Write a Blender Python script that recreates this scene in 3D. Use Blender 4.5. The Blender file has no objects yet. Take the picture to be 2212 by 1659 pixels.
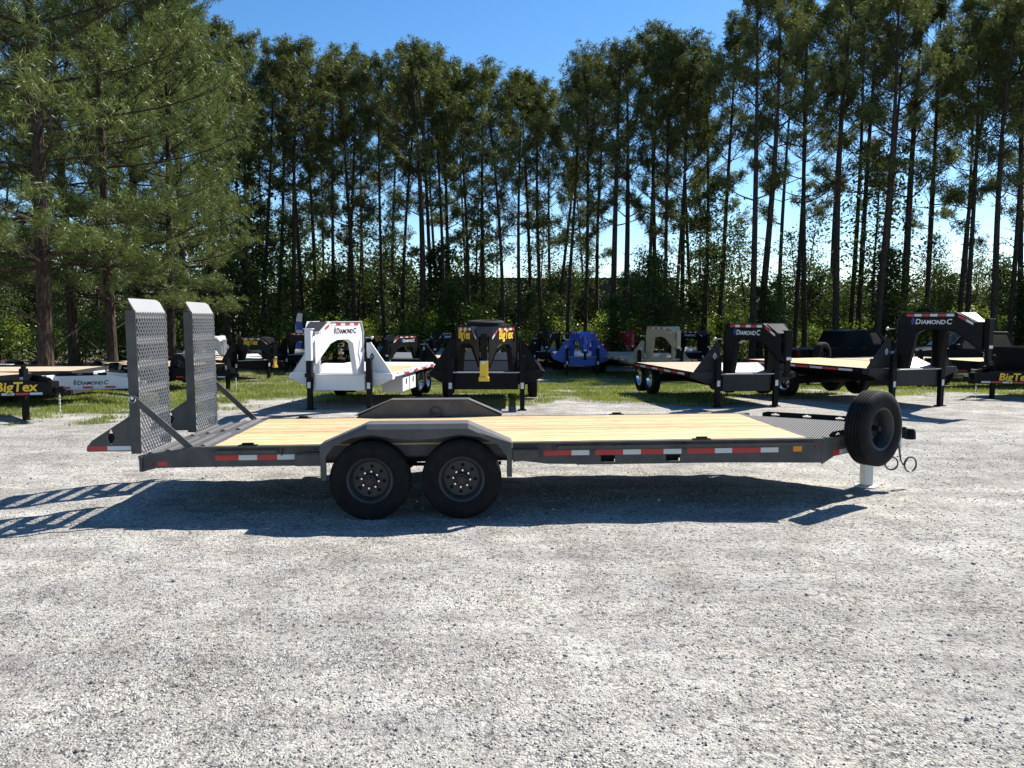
import bpy, bmesh, math, random
import numpy as np
from mathutils import Vector, Matrix
from mathutils.geometry import tessellate_polygon

C = bpy.context.scene.collection
SC = bpy.context.scene
PI = math.pi
R = math.radians

# ---------------------------------------------------------------- camera
cam_d = bpy.data.cameras.new('camera')
cam = bpy.data.objects.new('camera', cam_d)
C.objects.link(cam)
CAM_H, CAM_PITCH = 1.9467, 0.0837
cam.location = (0, 0, CAM_H)
cam.rotation_euler = (PI / 2 - CAM_PITCH, 0, 0)
cam_d.sensor_width = 36
cam_d.lens = 1661 / 2212 * 36
cam_d.clip_start = 0.05
cam_d.clip_end = 1500
SC.camera = cam

# ---------------------------------------------------------------- sky, sun, exposure
SUN = Vector((0.80, 0.60, 1.0)).normalized()
SUN_EL = math.asin(SUN.z)
SUN_AZ = math.atan2(SUN.x, SUN.y)
wd = bpy.data.worlds.new('World')
SC.world = wd
wd.use_nodes = True
wn = wd.node_tree
sky = wn.nodes.new('ShaderNodeTexSky')
sky.sky_type = 'NISHITA'
sky.sun_disc = False
sky.sun_elevation = SUN_EL
sky.sun_rotation = SUN_AZ
sky.air_density = 0.9
sky.dust_density = 0.15
sky.ozone_density = 2.0
hsv = wn.nodes.new('ShaderNodeHueSaturation')
hsv.inputs['Saturation'].default_value = 1.28
wn.links.new(sky.outputs[0], hsv.inputs['Color'])
wn.links.new(hsv.outputs[0], wn.nodes['Background'].inputs[0])
wn.nodes['Background'].inputs[1].default_value = 0.080

sl = bpy.data.lights.new('sun', 'SUN')
sl.energy = 5.0
sl.angle = R(0.53)
sl.color = (1.0, 0.95, 0.87)
so = bpy.data.objects.new('sun', sl)
C.objects.link(so)
so.rotation_euler = SUN.to_track_quat('Z', 'Y').to_euler()
so.location = (40, 30, 60)

SC.view_settings.view_transform = 'Standard'
SC.view_settings.look = 'None'
SC.view_settings.exposure = 1.2
SC.view_settings.gamma = 1.0
SC.view_settings.use_curve_mapping = False
SC.render.engine = 'CYCLES'
SC.cycles.max_bounces = 7
SC.cycles.diffuse_bounces = 3
SC.cycles.glossy_bounces = 3
SC.cycles.transmission_bounces = 4
SC.cycles.transparent_max_bounces = 6


# ---------------------------------------------------------------- materials
def new_mat(name):
    m = bpy.data.materials.new(name)
    m.use_nodes = True
    nt = m.node_tree
    return m, nt, nt.nodes['Principled BSDF']


def paint(name, col, rough=0.45, metal=0.0, dirt=0.25, bump=0.0, scale=6.0, spec=0.5):
    """paint with faint dust and wear"""
    m, nt, b = new_mat(name)
    N, L = nt.nodes, nt.links
    tc = N.new('ShaderNodeTexCoord')
    nz = N.new('ShaderNodeTexNoise')
    nz.inputs['Scale'].default_value = scale
    nz.inputs['Detail'].default_value = 6
    L.new(tc.outputs['Object'], nz.inputs['Vector'])
    rp = N.new('ShaderNodeValToRGB')
    rp.color_ramp.elements[0].position = 0.3
    rp.color_ramp.elements[1].position = 0.75
    c = np.array(col[:3])
    d = c * (1 - dirt * 0.4)
    e = c * (1 - dirt * 0.3) + np.array((0.30, 0.27, 0.22)) * dirt * 0.12
    rp.color_ramp.elements[0].color = (*d, 1)
    rp.color_ramp.elements[1].color = (*e, 1)
    L.new(nz.outputs['Fac'], rp.inputs[0])
    L.new(rp.outputs[0], b.inputs['Base Color'])
    b.inputs['Roughness'].default_value = rough
    b.inputs['Metallic'].default_value = metal
    b.inputs['Specular IOR Level'].default_value = spec
    if bump:
        bp = N.new('ShaderNodeBump')
        bp.inputs['Strength'].default_value = bump
        bp.inputs['Distance'].default_value = 0.004
        n2 = N.new('ShaderNodeTexNoise')
        n2.inputs['Scale'].default_value = scale * 12
        L.new(tc.outputs['Object'], n2.inputs['Vector'])
        L.new(n2.outputs['Fac'], bp.inputs['Height'])
        L.new(bp.outputs[0], b.inputs['Normal'])
    return m


M = {}
M['grey'] = paint('grey_paint', (0.088, 0.085, 0.083), 0.5, 0.0, 1.0, 0.25, spec=0.3)
M['grey_light'] = paint('grey_paint_worn', (0.098, 0.097, 0.098), 0.5, 0.0, 0.5, 0.2, spec=0.35)
M['mesh_steel'] = paint('expanded_steel', (0.31, 0.315, 0.32), 0.45, 0.0, 0.2)
M['cross_tube_paint'] = paint('ramp_rung_paint', (0.26, 0.265, 0.27), 0.45, 0.0, 0.3, 0.2)
M['mesh_dark'] = paint('dark_expanded_steel', (0.045, 0.046, 0.05), 0.6, 0.0, 0.2, spec=0.25)
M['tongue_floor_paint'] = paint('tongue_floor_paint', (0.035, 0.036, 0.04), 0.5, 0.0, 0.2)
M['black'] = paint('black_paint', (0.007, 0.007, 0.008), 0.4, 0.0, 0.12, spec=0.10)
M['black_dull'] = paint('dull_black_paint', (0.012, 0.012, 0.013), 0.6, 0.0, 0.2, spec=0.12)
M['black_gloss'] = paint('black_gloss_paint', (0.012, 0.012, 0.014), 0.22, 0.0, 0.1)
M['charcoal'] = paint('charcoal_paint', (0.034, 0.034, 0.036), 0.5, 0.0, 0.2, spec=0.15)
M['white'] = paint('white_paint', (0.64, 0.645, 0.66), 0.45, 0.0, 0.06, spec=0.3)
M['silver'] = paint('pale_grey_paint', (0.55, 0.57, 0.60), 0.35, 0.2, 0.1)
M['blue'] = paint('blue_paint', (0.022, 0.075, 0.40), 0.4, 0.0, 0.1)
M['red_body'] = paint('red_paint', (0.36, 0.015, 0.025), 0.4, 0.0, 0.1)
M['tan'] = paint('tan_paint', (0.42, 0.33, 0.22), 0.55, 0.0, 0.1)
M['yellow'] = paint('yellow_paint', (0.80, 0.50, 0.02), 0.45, 0.0, 0.1)
M['red'] = paint('red_reflective_tape', (0.50, 0.025, 0.03), 0.4, 0.0, 0.1)
M['tape_white'] = paint('white_reflective_tape', (0.62, 0.63, 0.62), 0.4, 0.0, 0.1)
M['amber'] = paint('amber_lens', (0.75, 0.25, 0.01), 0.25, 0.0, 0.05)
M['lens_red'] = paint('red_lens', (0.28, 0.01, 0.01), 0.2, 0.0, 0.05)
M['chrome'] = paint('chrome', (0.75, 0.76, 0.78), 0.12, 1.0, 0.05)
M['galv'] = paint('galvanised_steel', (0.60, 0.61, 0.60), 0.45, 0.35, 0.2)
M['rubber'] = paint('tyre_rubber', (0.007, 0.007, 0.008), 0.75, 0.0, 0.25, 0.2, 14, 0.15)
M['rim'] = paint('black_rim', (0.03, 0.03, 0.03), 0.5, 0.0, 0.3)
M['rim_disc'] = paint('grey_wheel_disc', (0.045, 0.042, 0.039), 0.55, 0.0, 0.3, spec=0.3)
M['hub_red'] = paint('red_oil_cap', (0.30, 0.05, 0.05), 0.3, 0.0, 0.2)
M['cable'] = paint('dark_blue_cable', (0.02, 0.026, 0.05), 0.4, 0.0, 0.2)
M['teal'] = paint('blue_plastic', (0.03, 0.30, 0.45), 0.4, 0.0, 0.1)
M['glass'] = paint('dark_glass', (0.015, 0.017, 0.02), 0.05, 0.0, 0.0)
M['concrete'] = paint('grey_cladding', (0.075, 0.072, 0.070), 0.8, 0.0, 0.4, 0.1, 1.2)
M['mast'] = paint('mast_steel', (0.55, 0.57, 0.60), 0.6, 0.0, 0.1)
M['diamond_plate'] = paint('tread_plate', (0.36, 0.37, 0.39), 0.42, 0.6, 0.15, 1.0, 7)


def wood_mat(name, c0, c1):
    m, nt, b = new_mat(name)
    N, L = nt.nodes, nt.links
    tc = N.new('ShaderNodeTexCoord')
    oi = N.new('ShaderNodeObjectInfo')
    off = N.new('ShaderNodeVectorMath')
    off.operation = 'ADD'
    mul = N.new('ShaderNodeMath')
    mul.operation = 'MULTIPLY'
    mul.inputs[1].default_value = 37.0
    L.new(oi.outputs['Random'], mul.inputs[0])
    L.new(tc.outputs['Object'], off.inputs[0])
    L.new(mul.outputs[0], off.inputs[1])
    mp = N.new('ShaderNodeMapping')
    mp.inputs['Scale'].default_value = (1.2, 16, 16)
    L.new(off.outputs[0], mp.inputs[0])
    nz = N.new('ShaderNodeTexNoise')
    nz.inputs['Scale'].default_value = 3.0
    nz.inputs['Detail'].default_value = 7
    nz.inputs['Distortion'].default_value = 0.8
    L.new(mp.outputs[0], nz.inputs['Vector'])
    rp = N.new('ShaderNodeValToRGB')
    rp.color_ramp.elements[0].position = 0.32
    rp.color_ramp.elements[1].position = 0.62
    rp.color_ramp.elements[0].color = (*c0, 1)
    rp.color_ramp.elements[1].color = (*c1, 1)
    L.new(nz.outputs['Fac'], rp.inputs[0])
    # knots
    vo = N.new('ShaderNodeTexVoronoi')
    vo.inputs['Scale'].default_value = 2.2
    mp2 = N.new('ShaderNodeMapping')
    mp2.inputs['Scale'].default_value = (1.0, 3.0, 1.0)
    L.new(off.outputs[0], mp2.inputs[0])
    L.new(mp2.outputs[0], vo.inputs['Vector'])
    lt = N.new('ShaderNodeMapRange')
    lt.inputs['From Min'].default_value = 0.03
    lt.inputs['From Max'].default_value = 0.10
    lt.inputs['To Min'].default_value = 0.45
    lt.inputs['To Max'].default_value = 1.0
    L.new(vo.outputs['Distance'], lt.inputs['Value'])
    hs = N.new('ShaderNodeMapRange')
    hs.inputs['To Min'].default_value = 0.82
    hs.inputs['To Max'].default_value = 1.12
    L.new(oi.outputs['Random'], hs.inputs['Value'])
    m1 = N.new('ShaderNodeMath')
    m1.operation = 'MULTIPLY'
    L.new(lt.outputs[0], m1.inputs[0])
    L.new(hs.outputs[0], m1.inputs[1])
    mx = N.new('ShaderNodeMix')
    mx.data_type = 'RGBA'
    mx.blend_type = 'MULTIPLY'
    mx.inputs[0].default_value = 1
    L.new(rp.outputs[0], mx.inputs[6])
    L.new(m1.outputs[0], mx.inputs[7])
    L.new(mx.outputs[2], b.inputs['Base Color'])
    b.inputs['Roughness'].default_value = 0.75
    b.inputs['Specular IOR Level'].default_value = 0.2
    bp = N.new('ShaderNodeBump')
    bp.inputs['Strength'].default_value = 0.3
    bp.inputs['Distance'].default_value = 0.003
    L.new(nz.outputs['Fac'], bp.inputs['Height'])
    L.new(bp.outputs[0], b.inputs['Normal'])
    return m


M['pine_board'] = wood_mat('pine_board', (0.36, 0.235, 0.115), (0.58, 0.43, 0.25))
M['old_board'] = wood_mat('weathered_board', (0.34, 0.25, 0.17), (0.50, 0.40, 0.30))


def leaf_mat(name, c0, c1, trans=0.4, var=0.35, scale=1.5):
    m, nt, b = new_mat(name)
    N, L = nt.nodes, nt.links
    nt.nodes.remove(b)
    out = N['Material Output']
    geo = N.new('ShaderNodeNewGeometry')
    oi = N.new('ShaderNodeObjectInfo')
    nz = N.new('ShaderNodeTexNoise')
    nz.inputs['Scale'].default_value = scale
    nz.inputs['Detail'].default_value = 3
    L.new(geo.outputs['Position'], nz.inputs['Vector'])
    ad = N.new('ShaderNodeMath')
    ad.operation = 'MULTIPLY_ADD'
    ad.inputs[1].default_value = 1.7
    ad.inputs[2].default_value = -0.35
    L.new(nz.outputs['Fac'], ad.inputs[0])
    a2 = N.new('ShaderNodeMath')
    a2.operation = 'MULTIPLY_ADD'
    a2.inputs[1].default_value = var
    L.new(oi.outputs['Random'], a2.inputs[0])
    L.new(ad.outputs[0], a2.inputs[2])
    a3 = N.new('ShaderNodeMath')
    a3.operation = 'MULTIPLY_ADD'
    a3.inputs[1].default_value = 0.35
    L.new(geo.outputs['Random Per Island'], a3.inputs[0])
    L.new(a2.outputs[0], a3.inputs[2])
    rp = N.new('ShaderNodeValToRGB')
    rp.color_ramp.elements[0].position = 0.25
    rp.color_ramp.elements[1].position = 1.1 if False else 1.0
    rp.color_ramp.elements[0].color = (*c0, 1)
    rp.color_ramp.elements[1].color = (*c1, 1)
    L.new(a3.outputs[0], rp.inputs[0])
    df = N.new('ShaderNodeBsdfDiffuse')
    tr = N.new('ShaderNodeBsdfTranslucent')
    gl = N.new('ShaderNodeBsdfGlossy')
    gl.inputs['Roughness'].default_value = 0.45
    gl.inputs['Color'].default_value = (0.5, 0.5, 0.5, 1)
    L.new(rp.outputs[0], df.inputs['Color'])
    hs = N.new('ShaderNodeHueSaturation')
    hs.inputs['Hue'].default_value = 0.485
    hs.inputs['Saturation'].default_value = 1.1
    hs.inputs['Value'].default_value = 1.25
    L.new(rp.outputs[0], hs.inputs['Color'])
    L.new(hs.outputs[0], tr.inputs['Color'])
    m1 = N.new('ShaderNodeMixShader')
    m1.inputs[0].default_value = trans
    L.new(df.outputs[0], m1.inputs[1])
    L.new(tr.outputs[0], m1.inputs[2])
    m2 = N.new('ShaderNodeMixShader')
    m2.inputs[0].default_value = 0.05
    L.new(m1.outputs[0], m2.inputs[1])
    L.new(gl.outputs[0], m2.inputs[2])
    L.new(m2.outputs[0], out.inputs['Surface'])
    return m


M['needle'] = leaf_mat('pine_needles', (0.022, 0.038, 0.011), (0.105, 0.130, 0.036), 0.28)
M['needle_near'] = leaf_mat('loblolly_needles', (0.026, 0.052, 0.015), (0.112, 0.150, 0.040), 0.30)
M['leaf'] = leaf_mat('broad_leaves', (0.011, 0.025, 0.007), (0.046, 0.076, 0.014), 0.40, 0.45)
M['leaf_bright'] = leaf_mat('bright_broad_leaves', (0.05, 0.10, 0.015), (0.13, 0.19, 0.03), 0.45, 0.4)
M['grass'] = leaf_mat('grass_blades', (0.085, 0.145, 0.022), (0.23, 0.28, 0.06), 0.42, 0.0, 0.6)
M['straw'] = leaf_mat('dry_grass_blades', (0.20, 0.17, 0.09), (0.40, 0.35, 0.20), 0.2, 0.0, 1.0)


def bark_mat():
    m, nt, b = new_mat('pine_bark')
    N, L = nt.nodes, nt.links
    tc = N.new('ShaderNodeTexCoord')
    mp = N.new('ShaderNodeMapping')
    mp.inputs['Scale'].default_value = (9, 9, 2.2)
    L.new(tc.outputs['Object'], mp.inputs[0])
    vo = N.new('ShaderNodeTexVoronoi')
    vo.inputs['Scale'].default_value = 2.0
    L.new(mp.outputs[0], vo.inputs['Vector'])
    nz = N.new('ShaderNodeTexNoise')
    nz.inputs['Scale'].default_value = 4.0
    nz.inputs['Detail'].default_value = 6
    L.new(mp.outputs[0], nz.inputs['Vector'])
    rp = N.new('ShaderNodeValToRGB')
    rp.color_ramp.elements[0].position = 0.1
    rp.color_ramp.elements[1].position = 0.6
    rp.color_ramp.elements[0].color = (0.024, 0.019, 0.015, 1)
    rp.color_ramp.elements[1].color = (0.085, 0.064, 0.050, 1)
    mu = N.new('ShaderNodeMath')
    mu.operation = 'MULTIPLY'
    L.new(vo.outputs['Distance'], mu.inputs[0])
    L.new(nz.outputs['Fac'], mu.inputs[1])
    L.new(mu.outputs[0], rp.inputs[0])
    L.new(rp.outputs[0], b.inputs['Base Color'])
    b.inputs['Roughness'].default_value = 0.95
    b.inputs['Specular IOR Level'].default_value = 0.1
    bp = N.new('ShaderNodeBump')
    bp.inputs['Strength'].default_value = 0.8
    bp.inputs['Distance'].default_value = 0.03
    L.new(vo.outputs['Distance'], bp.inputs['Height'])
    L.new(bp.outputs[0], b.inputs['Normal'])
    return m


M['bark'] = bark_mat()


# ---------------------------------------------------------------- mesh helpers
class MB:
    """collects shapes; build() links them as ONE mesh object"""

    def __init__(self):
        self.v, self.f, self.m = [], [], []

    def add(self, verts, faces, mi=0):
        o = len(self.v)
        self.v += [tuple(p) for p in verts]
        self.f += [tuple(i + o for i in fc) for fc in faces]
        self.m += [mi] * len(faces)
        return self

    def box(self, x0, x1, y0, y1, z0, z1, mi=0):
        v = [(x, y, z) for z in (z0, z1) for y in (y0, y1) for x in (x0, x1)]
        return self.add(v, [(0, 2, 3, 1), (4, 5, 7, 6), (0, 1, 5, 4), (2, 6, 7, 3), (0, 4, 6, 2), (1, 3, 7, 5)], mi)

    def bar(self, p, q, w, t, up=(0, 0, 1), mi=0):
        """rectangular bar from p to q, w across, t along up"""
        p, q = Vector(p), Vector(q)
        d = (q - p).normalized()
        u = Vector(up)
        s = d.cross(u)
        if s.length < 1e-4:
            s = d.cross(Vector((1, 0, 0)))
        s.normalize()
        u = s.cross(d).normalized()
        v = []
        for a in (p, q):
            for i, j in ((-1, -1), (1, -1), (1, 1), (-1, 1)):
                v.append(a + s * (i * w / 2) + u * (j * t / 2))
        return self.add(v, [(0, 1, 2, 3), (7, 6, 5, 4), (0, 4, 5, 1), (1, 5, 6, 2), (2, 6, 7, 3), (3, 7, 4, 0)], mi)

    def tube(self, pts, rad, n=8, mi=0, cap=True):
        pts = [Vector(p) for p in pts]
        rs = rad if isinstance(rad, (list, tuple)) else [rad] * len(pts)
        v, f = [], []
        a = None
        for i, p in enumerate(pts):
            d = (pts[min(i + 1, len(pts) - 1)] - pts[max(i - 1, 0)])
            d = d.normalized() if d.length > 1e-9 else Vector((0, 0, 1))
            if a is None:
                a = d.orthogonal().normalized()
            a = (a - d * a.dot(d))
            a = a.normalized() if a.length > 1e-6 else d.orthogonal().normalized()
            b = d.cross(a)
            for k in range(n):
                t = 2 * PI * k / n
                v.append(p + (a * math.cos(t) + b * math.sin(t)) * rs[i])
        for i in range(len(pts) - 1):
            for k in range(n):
                k2 = (k + 1) % n
                f.append((i * n + k, i * n + k2, (i + 1) * n + k2, (i + 1) * n + k))
        if cap:
            f.append(tuple(range(n))[::-1])
            f.append(tuple((len(pts) - 1) * n + k for k in range(n)))
        return self.add(v, f, mi)

    def lathe(self, prof, c, axis='y', n=40, mi=0, closed=False):
        """prof: (r, a) along the axis"""
        v, f = [], []
        for r, a in prof:
            for k in range(n):
                t = 2 * PI * k / n
                p, q = r * math.cos(t), r * math.sin(t)
                if axis == 'y':
                    v.append((c[0] + p, c[1] + a, c[2] + q))
                elif axis == 'x':
                    v.append((c[0] + a, c[1] + p, c[2] + q))
                else:
                    v.append((c[0] + p, c[1] + q, c[2] + a))
        m = len(prof)
        for i in range(m if closed else m - 1):
            j = (i + 1) % m
            for k in range(n):
                k2 = (k + 1) % n
                f.append((i * n + k, i * n + k2, j * n + k2, j * n + k))
        return self.add(v, f, mi)

    def plate(self, outer, holes, fn, t, mi=0):
        """flat plate with holes; fn(a, b, c) -> xyz, c from 0 to t"""
        loops = [outer] + list(holes)
        tris = tessellate_polygon([[Vector((a, b, 0)) for a, b in lp] for lp in loops])
        flat = [p for lp in loops for p in lp]
        n = len(flat)
        v = [fn(a, b, 0) for a, b in flat] + [fn(a, b, t) for a, b in flat]
        f = [tuple(x) for x in tris] + [tuple(i + n for i in reversed(x)) for x in tris]
        o = 0
        for lp in loops:
            k = len(lp)
            for i in range(k):
                j = (i + 1) % k
                f.append((o + i, o + j, n + o + j, n + o + i))
            o += k
        return self.add(v, f, mi)

    def mesh(self, name, mats, smooth=False):
        me = bpy.data.meshes.new(name)
        me.from_pydata(self.v, [], self.f)
        for mm in (mats if isinstance(mats, (list, tuple)) else [mats]):
            me.materials.append(M[mm] if isinstance(mm, str) else mm)
        me.polygons.foreach_set('material_index', self.m)
        if smooth:
            me.polygons.foreach_set('use_smooth', [True] * len(self.f))
        bm = bmesh.new()
        bm.from_mesh(me)
        bmesh.ops.recalc_face_normals(bm, faces=bm.faces)
        bm.to_mesh(me)
        bm.free()
        if smooth:
            me.set_sharp_from_angle(angle=R(35))
        me.update()
        return me

    def build(self, name, mats, parent=None, smooth=False, bevel=0.0):
        o = link(name, self.mesh(name, mats, smooth), parent)
        if bevel:
            b = o.modifiers.new('bevel', 'BEVEL')
            b.width = bevel
            b.segments = 2
            b.limit_method = 'ANGLE'
        return o


def link(name, me, parent=None, loc=(0, 0, 0), rot=(0, 0, 0)):
    o = bpy.data.objects.new(name, me)
    C.objects.link(o)
    o.parent = parent
    o.location = loc
    o.rotation_euler = rot
    return o


def tag(o, label=None, cat=None, group=None, kind=None):
    if label:
        o['label'] = label
    if cat:
        o['category'] = cat
    if group:
        o['group'] = group
    if kind:
        o['kind'] = kind
    return o


def thing(name, label, cat, loc, rz=0, group=None):
    o = bpy.data.objects.new(name, None)
    C.objects.link(o)
    o.empty_display_size = 0.3
    o.location = loc
    o.rotation_euler = (0, 0, rz)
    return tag(o, label, cat, group)


def np_mesh(name, verts, faces, mat, cols=None, smooth=False):
    """fast mesh of equal polygons from arrays"""
    me = bpy.data.meshes.new(name)
    verts = np.asarray(verts, dtype=np.float32)
    faces = np.asarray(faces, dtype=np.int32)
    k = faces.shape[1]
    me.vertices.add(len(verts))
    me.vertices.foreach_set('co', verts.ravel())
    me.loops.add(faces.size)
    me.loops.foreach_set('vertex_index', faces.ravel())
    me.polygons.add(len(faces))
    me.polygons.foreach_set('loop_start', np.arange(0, faces.size, k, dtype=np.int32))
    me.polygons.foreach_set('loop_total', np.full(len(faces), k, dtype=np.int32))
    if smooth:
        me.polygons.foreach_set('use_smooth', np.ones(len(faces), dtype=bool))
    me.materials.append(mat)
    if cols is not None:
        at = me.color_attributes.new('tone', 'FLOAT_COLOR', 'POINT')
        at.data.foreach_set('color', np.asarray(cols, dtype=np.float32).ravel())
    me.update(calc_edges=True)
    me.validate()
    return me


_txt = {}


def text_mesh(segs, shear=0.0, bold=0.0, depth=0.004, mat='yellow'):
    """segs [(text, size)] set one behind the other on the local xz plane, centred; one mesh"""
    key = (tuple(segs), shear, bold, mat)
    if key in _txt:
        return _txt[key]
    V, F = [], []
    x = 0.0
    dg = None
    for s, size in segs:
        cu = bpy.data.curves.new('t', 'FONT')
        cu.body = s
        cu.size = size
        cu.shear = shear
        cu.offset = bold * size
        cu.extrude = depth / 2
        cu.resolution_u = 3
        ob = bpy.data.objects.new('t', cu)
        C.objects.link(ob)
        bpy.context.view_layer.update()
        dg = bpy.context.evaluated_depsgraph_get()
        me = bpy.data.meshes.new_from_object(ob.evaluated_get(dg))
        xs = [p.co.x for p in me.vertices]
        o = len(V)
        x0 = min(xs)
        V += [(p.co.x - x0 + x, -p.co.z, p.co.y) for p in me.vertices]
        F += [tuple(i + o for i in pl.vertices) for pl in me.polygons]
        x += max(xs) - x0 + 0.06 * size
        bpy.data.objects.remove(ob)
        bpy.data.curves.remove(cu)
        bpy.data.meshes.remove(me)
    xc = x / 2
    V = [(a - xc, b, c) for a, b, c in V]
    me = bpy.data.meshes.new('lettering')
    me.from_pydata(V, [], F)
    me.materials.append(M[mat])
    me.update()
    _txt[key] = me
    return me


def letters(parent, segs, mat, loc, xdir, shear=0.15, bold=0.02):
    """lettering whose reading direction runs along xdir (horizontal, local to parent); it faces 90 degrees right of that"""
    me = text_mesh(segs, shear, bold, 0.005, mat)
    o = link('lettering', me, parent, loc)
    o.rotation_euler = (0, 0, math.atan2(xdir[1], xdir[0]))
    return o


LOGO = lambda s: (('D', s * 1.15), ('IAMOND', s * 0.92), (' C', s * 1.15))


def logo(parent, s, mat, em_mat, loc, xdir):
    o = letters(parent, (('D', s * 1.15), ('IAMOND', s * 0.92)), mat, loc, xdir)
    wid = max(v.co.x for v in o.data.vertices)
    d = Vector((xdir[0], xdir[1], 0)).normalized()
    letters(parent, (('C', s * 1.15),), mat, Vector(loc) + d * (wid + s * 0.62), xdir)
    mb = MB()
    nrm = Vector((d.y, -d.x, 0))
    ob = Vector(loc) - d * (wid + s * 0.42)
    fn = lambda a, b, c: ob + d * a + Vector((0, 0, b)) + nrm * (c - 0.002)
    mb.plate([(-0.34 * s, 0.35 * s), (-0.05 * s, -0.12 * s), (0.24 * s, 0.35 * s), (0.02 * s, 1.15 * s), (-0.12 * s, 0.8 * s)],
             [[(-0.16 * s, 0.38 * s), (-0.03 * s, 0.12 * s), (0.10 * s, 0.38 * s), (-0.03 * s, 0.62 * s)]], fn, 0.004)
    mb.build('emblem', em_mat, parent)


# ---------------------------------------------------------------- terrain
def gz(x, y):
    """the lot falls slightly away behind the first row of trailers"""
    t = np.clip((np.asarray(y, dtype=float) - 16.0) / 16.0, 0, 1)
    return -0.33 * t * t * (3 - 2 * t) * 1.0


def at(u, y):
    """x of the photo column u (2212 wide) at depth y"""
    return (u - 1106) / 1661 * y


rng = np.random.default_rng(7)


def vnoise(x, y, s, seed=0):
    """smooth value noise in 0..1"""
    r = np.random.default_rng(seed).random((64, 64))
    u, v = np.asarray(x) / s, np.asarray(y) / s
    i, j = np.floor(u).astype(int), np.floor(v).astype(int)
    a, b = u - i, v - j
    a, b = a * a * (3 - 2 * a), b * b * (3 - 2 * b)
    g = lambda p, q: r[p % 64, q % 64]
    return (g(i, j) * (1 - a) + g(i + 1, j) * a) * (1 - b) + (g(i, j + 1) * (1 - a) + g(i + 1, j + 1) * a) * b


def grass_amount(x, y):
    """how grassy the ground is (0..1)"""
    e = 13.5 + 1.4 * (vnoise(x, y, 2.4, 3) - 0.5) + np.clip((x + 8.6) * 1.0, 0, 3.5) + np.clip((x - 4.5) * 0.5, 0, 2.6)
    a = np.clip((y - e) / 2.6, 0, 1)
    n = 0.55 * vnoise(x, y, 1.1, 4) + 0.45 * vnoise(x, y, 0.4, 5)
    return np.clip(a * 1.15 + (n - 0.60) * 2.6 * (a > 0), 0, 1) * np.clip((36 - y) / 5, 0, 1)


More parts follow.
